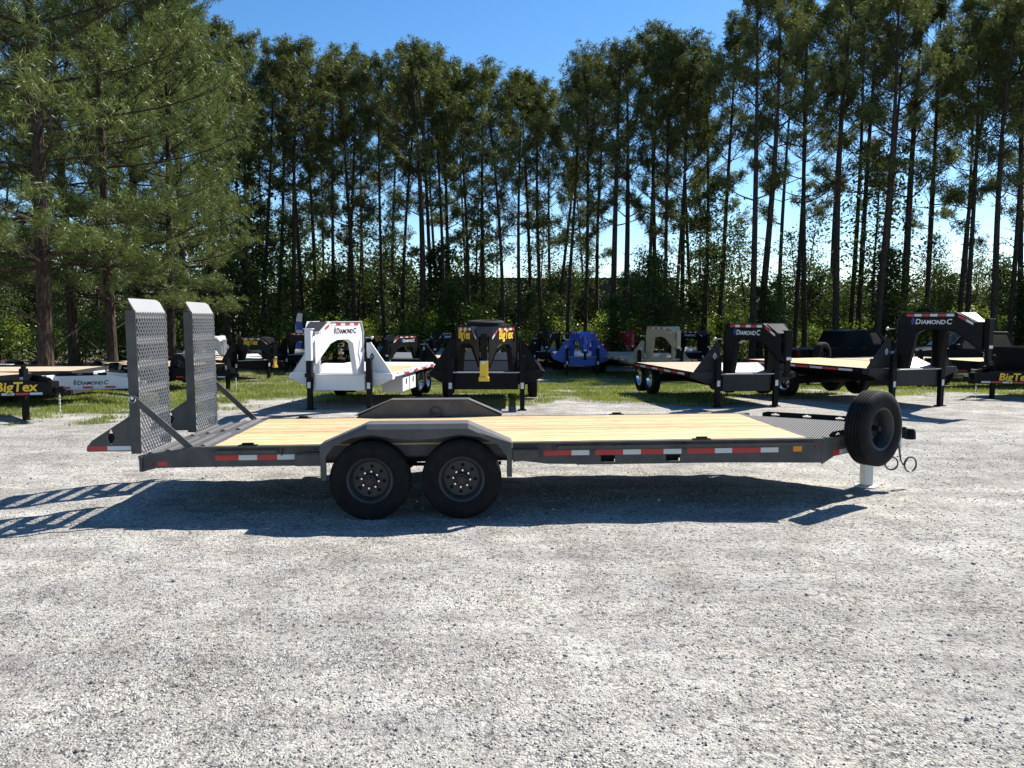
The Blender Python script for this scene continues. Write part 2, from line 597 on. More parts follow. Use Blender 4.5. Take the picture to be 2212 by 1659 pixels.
def ground_mat():
    m, nt, b = new_mat('gravel_ground')
    N, L = nt.nodes, nt.links
    geo = N.new('ShaderNodeNewGeometry')
    pos = geo.outputs['Position']

    def noise(scale, detail=4, vec=pos, rough=0.55):
        n = N.new('ShaderNodeTexNoise')
        n.inputs['Scale'].default_value = scale
        n.inputs['Detail'].default_value = detail
        n.inputs['Roughness'].default_value = rough
        L.new(vec, n.inputs['Vector'])
        return n.outputs['Fac']

    def ramp(fac, p0, c0, p1, c1):
        r = N.new('ShaderNodeValToRGB')
        r.color_ramp.elements[0].position = p0
        r.color_ramp.elements[1].position = p1
        r.color_ramp.elements[0].color = (*c0, 1)
        r.color_ramp.elements[1].color = (*c1, 1)
        L.new(fac, r.inputs[0])
        return r.outputs[0]

    def mix(fac, a, c, mode='MIX'):
        x = N.new('ShaderNodeMix')
        x.data_type = 'RGBA'
        x.blend_type = mode
        if isinstance(fac, float):
            x.inputs[0].default_value = fac
        else:
            L.new(fac, x.inputs[0])
        L.new(a, x.inputs[6])
        L.new(c, x.inputs[7])
        return x.outputs[2]

    big = ramp(noise(0.35, 5), 0.35, (0.36, 0.347, 0.325), 0.68, (0.50, 0.486, 0.452))
    mid = ramp(noise(2.6, 6), 0.33, (0.66, 0.65, 0.64), 0.62, (1, 1, 1))
    base = mix(0.9, big, mid, 'MULTIPLY')
    # coarse gravel in drifts, fine pale dust between
    wob = N.new('ShaderNodeTexNoise')
    wob.inputs['Scale'].default_value = 9
    wob.inputs['Detail'].default_value = 3
    L.new(pos, wob.inputs['Vector'])
    wv = N.new('ShaderNodeVectorMath')
    wv.operation = 'MULTIPLY_ADD'
    wv.inputs[1].default_value = (0.10, 0.10, 0.10)
    L.new(wob.outputs['Color'], wv.inputs[0])
    L.new(pos, wv.inputs[2])
    coarse_f = noise(0.9, 7, rough=0.68)
    coarse = ramp(coarse_f, 0.42, (0, 0, 0), 0.60, (1, 1, 1))

    def cells(scale, lo, hi):
        v = N.new('ShaderNodeTexVoronoi')
        v.inputs['Scale'].default_value = scale
        v.inputs['Randomness'].default_value = 1.0
        L.new(wv.outputs[0], v.inputs['Vector'])
        sp = N.new('ShaderNodeSeparateColor')
        L.new(v.outputs['Color'], sp.inputs[0])
        return v, ramp(sp.outputs[0], 0.02, lo, 0.5, hi)

    vo, chips = cells(66, (0.30, 0.30, 0.32), (1.14, 1.12, 1.08))
    vo2, chips2 = cells(150, (0.42, 0.42, 0.43), (1.10, 1.09, 1.06))
    base = mix(0.7, base, chips2, 'MULTIPLY')
    gravelly = mix(0.85, base, chips, 'MULTIPLY')
    base = mix(coarse, base, gravelly)
    dark = ramp(noise(24, 7, rough=0.75), 0.40, (0.22, 0.22, 0.24), 0.49, (1, 1, 1))
    base = mix(0.85, base, dark, 'MULTIPLY')
    # wheel tracks and scuffs running along the lot
    mpt = N.new('ShaderNodeMapping')
    mpt.inputs['Scale'].default_value = (0.22, 1.9, 1)
    mpt.inputs['Rotation'].default_value = (0, 0, 0.16)
    L.new(pos, mpt.inputs[0])
    track = ramp(noise(1.6, 6, mpt.outputs[0], 0.62), 0.36, (0.62, 0.62, 0.64), 0.60, (1.12, 1.11, 1.08))
    base = mix(0.5, base, track, 'MULTIPLY')
    at_ = N.new('ShaderNodeAttribute')
    at_.attribute_name = 'tone'
    sa = N.new('ShaderNodeSeparateColor')
    L.new(at_.outputs['Color'], sa.inputs[0])
    soil = ramp(noise(3.5, 6), 0.35, (0.07, 0.085, 0.03), 0.65, (0.16, 0.15, 0.07))
    base = mix(sa.outputs[0], base, soil)
    litter = ramp(noise(5, 7, rough=0.7), 0.35, (0.06, 0.045, 0.03), 0.65, (0.19, 0.14, 0.09))
    base = mix(sa.outputs[1], base, litter)
    L.new(base, b.inputs['Base Color'])
    b.inputs['Roughness'].default_value = 0.95
    b.inputs['Specular IOR Level'].default_value = 0.15
    # relief
    h0 = N.new('ShaderNodeMath')
    h0.operation = 'MULTIPLY'
    L.new(vo.outputs['Distance'], h0.inputs[0])
    L.new(coarse_f, h0.inputs[1])
    h = N.new('ShaderNodeMath')
    h.operation = 'MULTIPLY_ADD'
    L.new(h0.outputs[0], h.inputs[0])
    h.inputs[1].default_value = -1.0
    L.new(noise(15, 9, rough=0.7), h.inputs[2])
    bp = N.new('ShaderNodeBump')
    bp.inputs['Strength'].default_value = 0.9
    bp.inputs['Distance'].default_value = 0.022
    L.new(h.outputs[0], bp.inputs['Height'])
    L.new(bp.outputs[0], b.inputs['Normal'])
    return m


M['ground'] = ground_mat()


def make_ground():
    ys = np.concatenate([np.arange(-30, 1.5, 1.5), np.arange(1.5, 14, 0.035), np.arange(14, 24, 0.10), np.arange(24, 50, 0.4), np.arange(50, 100, 2), np.arange(100, 801, 50)])
    xs = np.concatenate([np.arange(-600, -60, 60), np.arange(-60, -24, 2), np.arange(-24, -9, 0.4), np.arange(-9, 9, 0.05), np.arange(9, 24, 0.4), np.arange(24, 60, 2), np.arange(60, 601, 60)])
    X, Y = np.meshgrid(xs, ys)
    near = np.clip((16 - Y) / 6, 0, 1) * np.clip((Y - 1) / 1, 0, 1)
    # tyre ruts and scuffs running across the lot, lumps of gravel
    Z = gz(X, Y) + near * (0.022 * (vnoise(X, Y, 0.55, 11) - 0.5) + 0.014 * (vnoise(X, Y, 0.17, 12) - 0.5)
                           + 0.010 * (vnoise(X * 0.35 + Y * 0.1, Y, 0.12, 13) - 0.5))
    # level under the tyres and the jack foot
    for cx, cy in ((-1.39, 7.43), (-0.5, 7.49), (4.23, 9.06)):
        d = np.hypot(X - cx, Y - cy)
        Z = np.where(d < 0.5, Z * np.clip(d / 0.5 - 0.3, 0, 1), Z)
    # the dirt road beyond the first trees, and forest floor
    g = grass_amount(X, Y)
    lit = np.clip((Y - 31) / 6, 0, 1)
    road = (Y > 52) & (Y < 60)
    lit = np.where(road, 0, lit)
    cols = np.stack([g, lit, np.zeros_like(g), np.ones_like(g)], -1).reshape(-1, 4)
    ny, nx = X.shape
    idx = np.arange(ny * nx).reshape(ny, nx)
    F = np.stack([idx[:-1, :-1], idx[:-1, 1:], idx[1:, 1:], idx[1:, :-1]], -1).reshape(-1, 4)
    me = np_mesh('ground', np.stack([X, Y, Z], -1).reshape(-1, 3), F, M['ground'], cols, True)
    o = link('ground', me)
    tag(o, 'pale gravel lot running into grass and pine litter under the trees', None, None, 'structure')


make_ground()


def stones():
    """loose gravel: real little rocks, denser and smaller near the camera"""
    ic = bmesh.new()
    bmesh.ops.create_icosphere(ic, subdivisions=1, radius=1)
    bv = np.array([v.co[:] for v in ic.verts])
    bf = np.array([[v.index for v in f.verts] for f in ic.faces])
    ic.free()
    n = 46000
    d = 2.6 + (13.5 - 2.6) * rng.random(n) ** 1.7
    x = (rng.random(n) - 0.5) * 2 * 0.74 * (d + 0.6)
    # gather in drifts
    keep = vnoise(x, d, 0.7, 21) * 0.6 + vnoise(x, d, 0.22, 22) * 0.4 > rng.random(n) * 0.75
    x, d = x[keep], d[keep]
    n = len(x)
    s = 0.0028 + 0.0062 * rng.random(n) ** 2.2
    bigk = rng.random(n) < 0.009
    s = np.where(bigk, 0.008 + 0.009 * rng.random(n) ** 2, s) * (0.8 + d * 0.035)
    sc = s[:, None] * (0.65 + 0.7 * rng.random((n, 3)))
    sc[:, 2] *= 0.7
    ang = rng.random(n) * 2 * PI
    tl = (rng.random(n) - 0.5) * 0.9
    V = bv[None] * (1 + 0.5 * (rng.random((n, len(bv), 1)) - 0.5)) * sc[:, None, :]
    ct, st = np.cos(tl)[:, None], np.sin(tl)[:, None]
    V = np.stack([V[..., 0] * ct - V[..., 2] * st, V[..., 1], V[..., 0] * st + V[..., 2] * ct], -1)
    ca, sa = np.cos(ang)[:, None], np.sin(ang)[:, None]
    V = np.stack([V[..., 0] * ca - V[..., 1] * sa, V[..., 0] * sa + V[..., 1] * ca, V[..., 2]], -1)
    near = np.clip((16 - d) / 6, 0, 1) * np.clip((d - 1), 0, 1)
    z = near * (0.022 * (vnoise(x, d, 0.55, 11) - 0.5) + 0.014 * (vnoise(x, d, 0.17, 12) - 0.5) + 0.010 * (vnoise(x * 0.35 + d * 0.1, d, 0.12, 13) - 0.5))
    V += np.stack([x, d, z + sc[:, 2] * 0.35], -1)[:, None]
    F = bf[None] + (np.arange(n) * len(bv))[:, None, None]
    t = rng.random(n)
    tone = np.where(t < 0.30, 0.10 + 0.10 * rng.random(n), np.where(t < 0.65, 0.20 + 0.12 * rng.random(n), 0.36 + 0.2 * rng.random(n)))
    warm = 1 + 0.12 * (rng.random(n) - 0.15)
    col = np.stack([tone * warm, tone, tone / warm, np.ones(n)], -1)
    col = np.repeat(col[:, None], len(bv), 1).reshape(-1, 4)
    m, nt, b = new_mat('loose_stone')
    a = nt.nodes.new('ShaderNodeAttribute')
    a.attribute_name = 'tone'
    nt.links.new(a.outputs['Color'], b.inputs['Base Color'])
    b.inputs['Roughness'].default_value = 0.9
    b.inputs['Specular IOR Level'].default_value = 0.2
    o = link('gravel', np_mesh('gravel', V.reshape(-1, 3), F.reshape(-1, 3), m, col))
    tag(o, 'loose pale and grey gravel stones scattered over the lot', None, None, 'stuff')


stones()


def blades(name, x, y, h, w, mat, label, lean=0.35):
    n = len(x)
    a = rng.random(n) * 2 * PI
    t = rng.random(n) * 2 * PI
    ln = h * lean * (0.3 + rng.random(n))
    z = gz(x, y)
    p0 = np.stack([x - np.cos(a) * w, y - np.sin(a) * w, z - 0.01], -1)
    p1 = np.stack([x + np.cos(a) * w, y + np.sin(a) * w, z - 0.01], -1)
    p2 = np.stack([x + np.cos(t) * ln, y + np.sin(t) * ln, z + h], -1)
    V = np.stack([p0, p1, p2], 1).reshape(-1, 3)
    F = np.arange(n * 3).reshape(-1, 3)
    o = link(name, np_mesh(name, V, F, M[mat]))
    tag(o, label, None, None, 'stuff')


def grass():
    n = 420000
    y = 14 + 21 * rng.random(n) ** 1.25
    x = (rng.random(n) - 0.5) * 2 * 0.70 * (y + 1)
    g = grass_amount(x, y)
    k = g * (0.5 + 0.9 * vnoise(x, y, 0.35, 31)) > rng.random(n) * 1.0 + 0.06
    x, y = x[k], y[k]
    h = (0.03 + 0.06 * rng.random(len(x))) * (0.6 + 0.8 * vnoise(x, y, 0.8, 32))
    q = rng.random(len(x)) < 0.80
    blades('grass', x[q], y[q], h[q], 0.007 + 0.006 * rng.random(q.sum()), 'grass', 'green mown grass growing between and under the parked trailers')
    q = ~q
    blades('dry_grass', x[q], y[q], h[q] * 0.8, 0.006 + 0.005 * rng.random(q.sum()), 'straw', 'dry straw coloured grass mixed into the green grass and gravel edge')


grass()


# ---------------------------------------------------------------- wheels (shared meshes)
def tyre_mesh(rad=0.391, w=0.235, rim=0.215, seg=56, grooves=True):
    h = w / 2
    pr = [(rim, -h * 0.72), (rim + 0.02, -h * 0.86), (rim + (rad - rim) * 0.45, -h * 1.0), (rad - 0.045, -h * 0.96), (rad - 0.016, -h * 0.86), (rad - 0.002, -h * 0.74)]
    if grooves:
        for g in (-0.45, -0.15, 0.15, 0.45):
            pr += [(rad, h * (g - 0.05)), (rad - 0.009, h * (g - 0.035)), (rad - 0.009, h * (g + 0.035)), (rad, h * (g + 0.05))]
    pr += [(rad - 0.002, h * 0.74), (rad - 0.016, h * 0.86), (rad - 0.045, h * 0.96), (rim + (rad - rim) * 0.45, h), (rim + 0.02, h * 0.86), (rim, h * 0.72)]
    mb = MB()
    mb.lathe(pr, (0, 0, 0), 'y', seg)
    return mb.mesh('tyre', 'rubber', True)


def rim_mesh(rim=0.215, w=0.235, disc_at=-0.02, nut='chrome', holes=8, matdisc='rim_disc', seg=40):
    """barrel, disc with round hand holes; the outer face looks along -y"""
    h = w / 2 * 0.80
    mb = MB()
    mb.lathe([(rim + 0.012, -h), (rim + 0.004, -h - 0.006), (rim - 0.012, -h + 0.004), (rim - 0.022, -h + 0.03), (rim - 0.045, -0.01), (rim - 0.030, h - 0.03), (rim - 0.010, h), (rim + 0.012, h)], (0, 0, 0), 'y', seg, 0)
    ro = rim - 0.040
    circ = lambda cx, cz, r, n: [(cx + r * math.cos(2 * PI * k / n), cz + r * math.sin(2 * PI * k / n)) for k in range(n)]
    hs = [circ(ro * 0.76 * math.cos(2 * PI * (k + 0.3) / holes), ro * 0.76 * math.sin(2 * PI * (k + 0.3) / holes), 0.019, 10) for k in range(holes)]
    mb.plate(circ(0, 0, ro, 36), hs + [circ(0, 0, 0.060, 20)], lambda a, b, c: (a, disc_at + c, b), 0.010, 1)
    return mb.mesh('rim', ['rim', matdisc], True)


TYRE = tyre_mesh()
RIM = rim_mesh()
RIM_DEEP = rim_mesh(disc_at=0.05, matdisc='rim')
TYRE_S = tyre_mesh(0.39, 0.22, 0.21, 24, False)


def simple_rim(mat):
    mb = MB()
    mb.lathe([(0.225, -0.085), (0.205, -0.09), (0.18, -0.03), (0.09, -0.015), (0.08, -0.06), (0.0, -0.065)], (0, 0, 0), 'y', 20)
    return mb.mesh('rim', mat, True)


RIM_S = {k: simple_rim(k) for k in ('chrome', 'rim', 'silver')}


def small_wheel(parent, loc, mat='rim', flip=False, rz=0.0, name='wheel'):
    w = link(name, TYRE_S, parent, loc, (0, 0, rz + (PI if flip else 0)))
    link('rim', RIM_S[mat], w)
    return w


# ---------------------------------------------------------------- the grey equipment trailer
def clip_line(p, d, poly):
    """part of the line p + t d inside a convex polygon (anticlockwise)"""
    t0, t1 = -1e9, 1e9
    for i in range(len(poly)):
        a, b = poly[i], poly[(i + 1) % len(poly)]
        nx, ny = -(b[1] - a[1]), b[0] - a[0]
        num = (p[0] - a[0]) * nx + (p[1] - a[1]) * ny
        den = d[0] * nx + d[1] * ny
        if abs(den) < 1e-9:
            if num < 0:
                return None
            continue
        t = -num / den
        if den > 0:
            t0 = max(t0, t)
        else:
            t1 = min(t1, t)
    if t1 - t0 < 0.01:
        return None
    return (p[0] + d[0] * t0, p[1] + d[1] * t0), (p[0] + d[0] * t1, p[1] + d[1] * t1)


def expanded(mb, poly, pitch, slope, fn, w, t, mi=0):
    """expanded metal: two crossing families of strands inside the polygon"""
    cx = sum(p[0] for p in poly) / len(poly)
    cy = sum(p[1] for p in poly) / len(poly)
    rad = max(math.hypot(p[0] - cx, p[1] - cy) for p in poly) * 1.1
    for fam in (1, -1):
        d = (math.cos(slope), fam * math.sin(slope))
        nrm = (-d[1], d[0])
        k = int(rad / pitch) + 1
        for i in range(-k, k + 1):
            seg = clip_line((cx + nrm[0] * i * pitch, cy + nrm[1] * i * pitch), d, poly)
            if not seg:
                continue
            (a0, b0), (a1, b1) = seg
            c = 0.002 * fam
            v = []
            for (a, b) in ((a0, b0), (a1, b1)):
                for s, q in ((-1, -1), (1, -1), (1, 1), (-1, 1)):
                    v.append(fn(a + nrm[0] * s * w / 2, b + nrm[1] * s * w / 2, c + q * t / 2 + s * t * 0.7))
            mb.add(v, [(0, 1, 2, 3), (7, 6, 5, 4), (0, 4, 5, 1), (1, 5, 6, 2), (2, 6, 7, 3), (3, 7, 4, 0)], mi)


def main_trailer():
    T = thing('equipment_trailer', 'long grey equipment trailer with pale wood deck and two upright mesh ramps, in front', 'trailer', (-0.9433, 7.5749, 0.0), 0.0546)
    T.rotation_euler = (0, -0.0053, 0.0546)
    W, ZD = 2.03, 0.722
    XL, XR = -1.975, 3.965
    ba = lambda *a, **k: MB()
    # --- deck planks
    n = 11
    pw = W / n
    pm = MB()
    pm.box(XL, XR, 0.004, pw - 0.004, -0.035, 0.0)
    pme = pm.mesh('plank', 'pine_board')
    for i in range(n):
        o = link('plank', pme, T, (0, i * pw, ZD + 0.004 * (rng.random() - 0.5)))
        o.rotation_euler = (0.004 * (rng.random() - 0.5), 0, 0)
    # --- frame: side rails with pocket openings, near and far
    fx = lambda y0: (lambda a, b, c: (a, y0 + c, b))
    for y0, out in ((-0.012, -1), (W, 1)):
        rear = [(-2.665, 0.478), (-2.53, 0.512), (-0.93, 0.520), (-0.93, 0.705), (-2.157, 0.705), (-2.67, 0.632)]
        front = [(0.93, 0.545), (1.30, 0.495), (1.60, 0.487), (3.24, 0.478), (4.125, 0.462), (4.125, 0.705), (0.93, 0.705)]
        holes = [[(1.845, 0.503), (1.99, 0.502), (1.99, 0.573), (1.845, 0.574)], [(2.509, 0.503), (2.654, 0.502), (2.654, 0.570), (2.509, 0.571)]]
        mb = MB()
        mb.plate(rear, [], fx(y0), 0.012)
        mb.plate(front, holes, fx(y0), 0.012)
        mb.box(-0.93, 0.93, y0 + 0.001, y0 + 0.011, 0.60, 0.705)
        # top and bottom flanges
        yf0, yf1 = (y0 - 0.056, y0 + 0.0) if out < 0 else (y0 + 0.012, y0 + 0.068)
        for xa, xb in ((-2.10, -0.93), (0.93, 4.125)):
            mb.box(xa, xb, yf0, yf1, 0.708, 0.722)
        yi = (y0 + 0.012, y0 + 0.07) if out < 0 else (y0 - 0.07, y0)
        mb.box(-2.52, -0.93, *yi, 0.512, 0.522)
        mb.box(1.60, 4.12, *yi, 0.478, 0.487)
        mb.build('side_rail', 'grey', T)
        # rub rail on spacers
        yr = y0 - 0.048 if out < 0 else y0 + 0.052
        for xa, xb in ((-1.95, -1.36), (1.40, 4.05)):
            rb = MB()
            rb.box(xa, xb, yr - 0.005, yr + 0.005, 0.652, 0.682)
            x = xa
            while x < xb:
                rb.box(x, x + 0.12, min(yr, y0) + 0.0051, max(yr, y0) - 0.0051 + (0.0052 if out < 0 else 0), 0.654, 0.680)
                x += 0.60
            rb.build('rub_rail', 'grey', T)
    # weld seams and gussets below the rub rail on the near side
    for x in (-1.33, 1.36, 1.775, 2.70):
        mb = MB()
        mb.plate([(0, 0.0), (-0.045, 0.0), (-0.012, -0.085), (0, -0.085)], [], lambda a, b, c, x=x: (x + c, a - 0.0125, 0.704 + b), 0.012)
        mb.build('gusset', 'grey', T)
    # reflective tape, one strip object per colour block
    def tape(x0, x1, mat, z0=0.578, z1=0.628, y=-0.0145):
        mb = MB()
        mb.box(x0, x1, y, y + 0.0021, z0, z1)
        mb.build('reflective_tape', mat, T)
    for x0, x1, mt in ((-1.968, -1.743, 'red'), (-1.743, -1.563, 'tape_white'), (-1.563, -1.37, 'red'), (-1.37, -1.186, 'tape_white'),
                       (1.263, 1.546, 'red'), (1.546, 1.728, 'tape_white'), (1.784, 2.069, 'red'), (2.069, 2.252, 'tape_white'),
                       (2.252, 2.482, 'red'), (2.482, 2.667, 'tape_white'), (2.728, 3.01, 'red'), (3.01, 3.19, 'tape_white'),
                       (3.19, 3.485, 'red'), (3.485, 3.67, 'tape_white')):
        tape(x0 + 0.001, x1 - 0.001, mt)
    tape(3.823, 3.914, 'amber', 0.583, 0.637)
    tape(-2.52, -2.43, 'red', 0.534, 0.574)
    for x, z in ((-2.58, 0.556), (4.065, 0.63)):
        mb = MB()
        mb.lathe([(0, -0.012), (0.010, -0.011), (0.016, -0.005), (0.016, 0.0)], (x, -0.0125, z), 'y', 12)
        mb.build('marker_light', 'lens_red', T, True)
    for xa, xb in ((1.838, 1.997), (2.502, 2.661)):  # solid black boxes added behind the rail openings, standing in for their shade
        mb = MB()
        mb.box(xa, xb, 0.0725, 0.60, 0.490, 0.588)
        mb.build('pocket_shade_block', 'black_dull', T)
    # D-rings and hold-downs along both edges
    for x, y in ((2.87, -0.02), (-1.645, -0.02), (-1.55, W + 0.03), (0.2, W + 0.03), (2.4, W + 0.03)):
        mb = MB()
        mb.box(x - 0.09, x + 0.09, y - 0.035, y + 0.035, 0.7225, 0.731)
        mb.tube([(x - 0.055, y, 0.735), (x - 0.05, y, 0.742), (x + 0.05, y, 0.742), (x + 0.055, y, 0.735)], 0.011, 6)
        mb.build('tie_down_ring', 'black_dull', T)
    # --- main beams and cross members underneath
    for y in (0.45, W - 0.45):
        mb = MB()
        mb.box(-2.0, 4.1, y - 0.003, y + 0.003, 0.47, 0.68)
        mb.box(-2.0, 4.1, y - 0.06, y + 0.06, 0.462, 0.47)
        mb.box(-2.0, 4.1, y - 0.06, y + 0.06, 0.672, 0.68)
        mb.build('main_beam', 'grey', T)
    for i in range(15):
        x = -1.9 + i * 0.41
        mb = MB()
        mb.box(x, x + 0.006, 0.005, W - 0.005, 0.60, 0.684)
        mb.box(x, x + 0.05, 0.005, W - 0.005, 0.594, 0.60)
        mb.build('cross_member', 'grey', T)
    # --- front headboard corners and strip across the front of the deck
    mb = MB()
    mb.box(XR + 0.003, XR + 0.07, 0.0, W, 0.66, 0.724)
    mb.build('deck_end_strip', 'grey_light', T)
    mb = MB()
    mb.plate([(4.128, 0.445), (4.30, 0.50), (4.30, 0.70), (4.128, 0.728)], [], lambda a, b, c: (a, -0.012 + c + (a - 4.128) * 0.65, b), 0.012)
    mb.build('headboard_corner', 'grey', T)
    # --- dovetail: sloped steel plate with angle cleats
    zs = lambda x: 0.638 + (0.716 - 0.638) * min(max((x + 2.67) / (2.67 - 2.157), 0), 1)
    mb = MB()
    prof = [(-2.69, zs(-2.69)), (-2.157, 0.714), (XL - 0.004, 0.718)]
    for i in range(2):
        (xa, za), (xb, zb) = prof[i], prof[i + 1]
        v = [(xa, 0.0, za), (xa, W, za), (xb, W, zb), (xb, 0.0, zb)]
        v += [(p, q, r - 0.012) for p, q, r in v]
        mb.add(v, [(0, 1, 2, 3), (7, 6, 5, 4), (0, 4, 5, 1), (2, 6, 7, 3), (1, 5, 6, 2), (0, 3, 7, 4)])
    mb.build('dovetail_plate', 'grey_light', T)
    for y0, y1 in ((0.01, 0.84), (1.16, W - 0.01)):
        for x in (-2.60, -2.43, -2.26, -2.09):
            z = zs(x)
            mb = MB()
            v = []
            for y in (y0, y1):
                v += [(x - 0.035, y, zs(x - 0.035) + 0.001), (x + 0.035, y, zs(x + 0.035) + 0.001), (x, y, z + 0.022)]
            mb.add(v, [(0, 1, 2), (5, 4, 3), (0, 2, 5, 3), (2, 1, 4, 5), (1, 0, 3, 4)])
            mb.build('cleat', 'grey_light', T)
    mb = MB()
    mb.box(-2.70, -2.662, -0.01, W + 0.01, 0.478, 0.634)
    mb.box(-2.715, -2.70, 0.2, W - 0.2, 0.50, 0.53)
    mb.build('rear_bumper', 'grey', T)
    mb = MB()
    mb.plate([(-2.70, 0.636), (-2.662, 0.636), (-2.662, 0.478), (-2.672, 0.474)], [], fx(-0.03), 0.018)
    mb.build('corner_plate', 'grey', T)
    # --- ramps
    def ramp(y0, y1, xo, braced):
        rp = thing_part('ramp', T)
        zb, zt = 0.645, 2.055
        for ya, yb in ((y0 - 0.012, y0 + 0.001), (y1 - 0.001, y1 + 0.012)):
            mb = MB()
            mb.box(xo - 0.10, xo, ya, yb, zb, zt - 0.005)
            inner = (yb, yb + 0.03) if ya < (y0 + y1) / 2 - 0.1 else (ya - 0.03, ya)
            mb.box(xo - 0.10, xo - 0.09, *inner, zb, zt - 0.005)
            mb.build('side_channel', 'grey', rp, bevel=0.003)
        for k in range(6):
            z = zb + 0.10 + k * 0.245
            mb = MB()
            mb.box(xo - 0.075, xo - 0.012, y0 + 0.0015, y1 - 0.0015, z, z + 0.065)
            mb.build('cross_tube', 'cross_tube_paint', rp)
        mb = MB()
        expanded(mb, [(y0, zb), (y1, zb), (y1, zt - 0.02), (y0, zt - 0.02)], 0.047, R(50), lambda a, b, c: (xo + 0.006 + c, a, b), 0.0095, 0.005)
        mb.build('expanded_mesh', 'mesh_steel', rp)
        mb = MB()
        v = [(xo + 0.004, y0, zt - 0.03), (xo + 0.004, y1, zt - 0.03), (xo - 0.055, y1, zt + 0.085), (xo - 0.075, y1 - 0.05, zt + 0.112), (xo - 0.075, y0 + 0.02, zt + 0.112), (xo - 0.06, y0, zt + 0.09)]
        v2 = [(a - 0.009, b, c - 0.004) for a, b, c in v]
        mb.add(v + v2, [(0, 1, 2, 3, 4, 5), (11, 10, 9, 8, 7, 6)] + [(i, (i + 1) % 6, 6 + (i + 1) % 6, 6 + i) for i in range(6)])
        mb.build('tip_plate', 'cross_tube_paint', rp)
        # stabiliser foot behind the ramp, a plate with a diamond slot
        mb = MB()
        ys = y0 + 0.05
        mb.plate([(-0.555, 0.668), (-0.10, 0.668), (-0.10, 1.03), (-0.50, 0.772), (-0.55, 0.71)],
                 [[(-0.315, 0.725), (-0.275, 0.80), (-0.315, 0.89), (-0.352, 0.80)]], lambda a, b, c: (xo + a, ys + c, b), 0.012)
        mb.box(xo - 0.55, xo - 0.10, ys + 0.012, ys + 0.09, 0.66, 0.672)
        mb.build('stabilizer_foot', 'grey', rp)
        mb = MB()
        mb.box(xo - 0.365, xo - 0.245, ys + 0.03, ys + 0.06, 0.735, 0.835)  # black block added behind the diamond slot so it looks dark
        mb.build('slot_shade_block', 'black_dull', rp)
        if braced == 1:
            mb = MB()
            mb.box(xo - 0.535, xo - 0.355, ys - 0.0022, ys - 0.0001, 0.672, 0.715, 0)
            mb.box(xo - 0.354, xo - 0.105, ys - 0.0022, ys - 0.0001, 0.672, 0.715, 1)
            mb.build('reflective_strip', ['red', 'tape_white'], rp)
        yb = y0 - 0.03 if braced == 1 else y1 + 0.03
        mb = MB()
        x1, z1, x2, z2 = xo - 0.055, 1.20, -2.19, 0.675
        mb.bar((x1, yb, z1), (x2, yb, z2), 0.012, 0.062, up=(0.68, 0, 0.73))
        mb.build('brace', 'grey', T)
        for px, pz in ((x1 + 0.01, z1), (x2 - 0.01, z2 + 0.005)):
            mb = MB()
            mb.tube([(px, yb - 0.035, pz), (px, yb + 0.06, pz)], 0.014, 10)
            mb.tube([(px + 0.032 * math.cos(a), yb - 0.03, pz - 0.012 + 0.036 * math.sin(a)) for a in np.linspace(0, 2 * PI, 13)], 0.0035, 5)
            mb.build('hinge_pin', 'chrome', T, True)
    ramp(0.06, 0.79, -2.695, 1)
    ramp(1.50, 2.23, -2.665, 2)

    # --- drive-over fenders
    def fender(yo, yi, near):
        out = [(-0.905, 0.412), (-0.905, 0.750), (-0.455, 0.900), (0.507, 0.897), (0.934, 0.750), (0.934, 0.420)]
        arch = [(0.887, 0.420), (0.885, 0.62), (0.80, 0.735), (0.62, 0.815), (0.42, 0.838), (0.18, 0.80), (0.05, 0.795), (-0.05, 0.795), (-0.18, 0.805), (-0.42, 0.846), (-0.62, 0.815), (-0.78, 0.74), (-0.852, 0.64), (-0.852, 0.412)]
        fp = thing_part('fender', T)
        s = 1 if yi > yo else -1
        mb = MB()
        mb.plate(out + arch, [], lambda a, b, c: (a, yo + s * c, b), 0.010)
        mb.build('skirt', 'grey', fp)
        top = [(-0.912, 0.752), (-0.46, 0.946), (0.512, 0.943), (0.940, 0.752)]
        mb = MB()
        for i in range(3):
            (xa, za), (xb, zb) = top[i], top[i + 1]
            v = [(xa, yo - s * 0.006, za - 0.045 * (1 if i == 1 else 0 if False else 1)), (xb, yo - s * 0.006, zb - 0.045), (xb, yo + s * 0.03, zb), (xa, yo + s * 0.03, za), (xa, yi, za), (xb, yi, zb)]
            v2 = [(p, q, r - 0.008) for p, q, r in v]
            mb.add(v + v2, [(0, 1, 2, 3), (3, 2, 5, 4), (9, 8, 7, 6), (10, 11, 8, 9), (0, 6, 7, 1), (4, 5, 11, 10)])
        mb.build('tread', 'grey_light', fp)
        mb = MB()
        mb.plate([(-0.90, 0.725), (-0.455, 0.935), (0.507, 0.932), (0.93, 0.725), (0.93, 0.70), (-0.90, 0.70)], [], lambda a, b, c: (a, yi - s * 0.001 - s * c, b), 0.010)
        mb.build('inner_panel', 'grey', fp)
        # backing seen between the wheels
        mb = MB()
        mb.plate([(-0.30, 0.575), (0.30, 0.575), (0.42, 0.70), (-0.42, 0.70)], [], lambda a, b, c: (a, yi + s * 0.03 + c, b), 0.010)
        mb.build('hanger_plate', 'grey', fp)
        for xa, xb in ((-0.905, -0.855), (0.885, 0.934)):
            mb = MB()
            mb.box(xa, xb, min(yo + s * 0.011, yo + s * 0.05), max(yo + s * 0.011, yo + s * 0.05), 0.415, 0.74)
            mb.build('mud_leg', 'grey_light', fp)
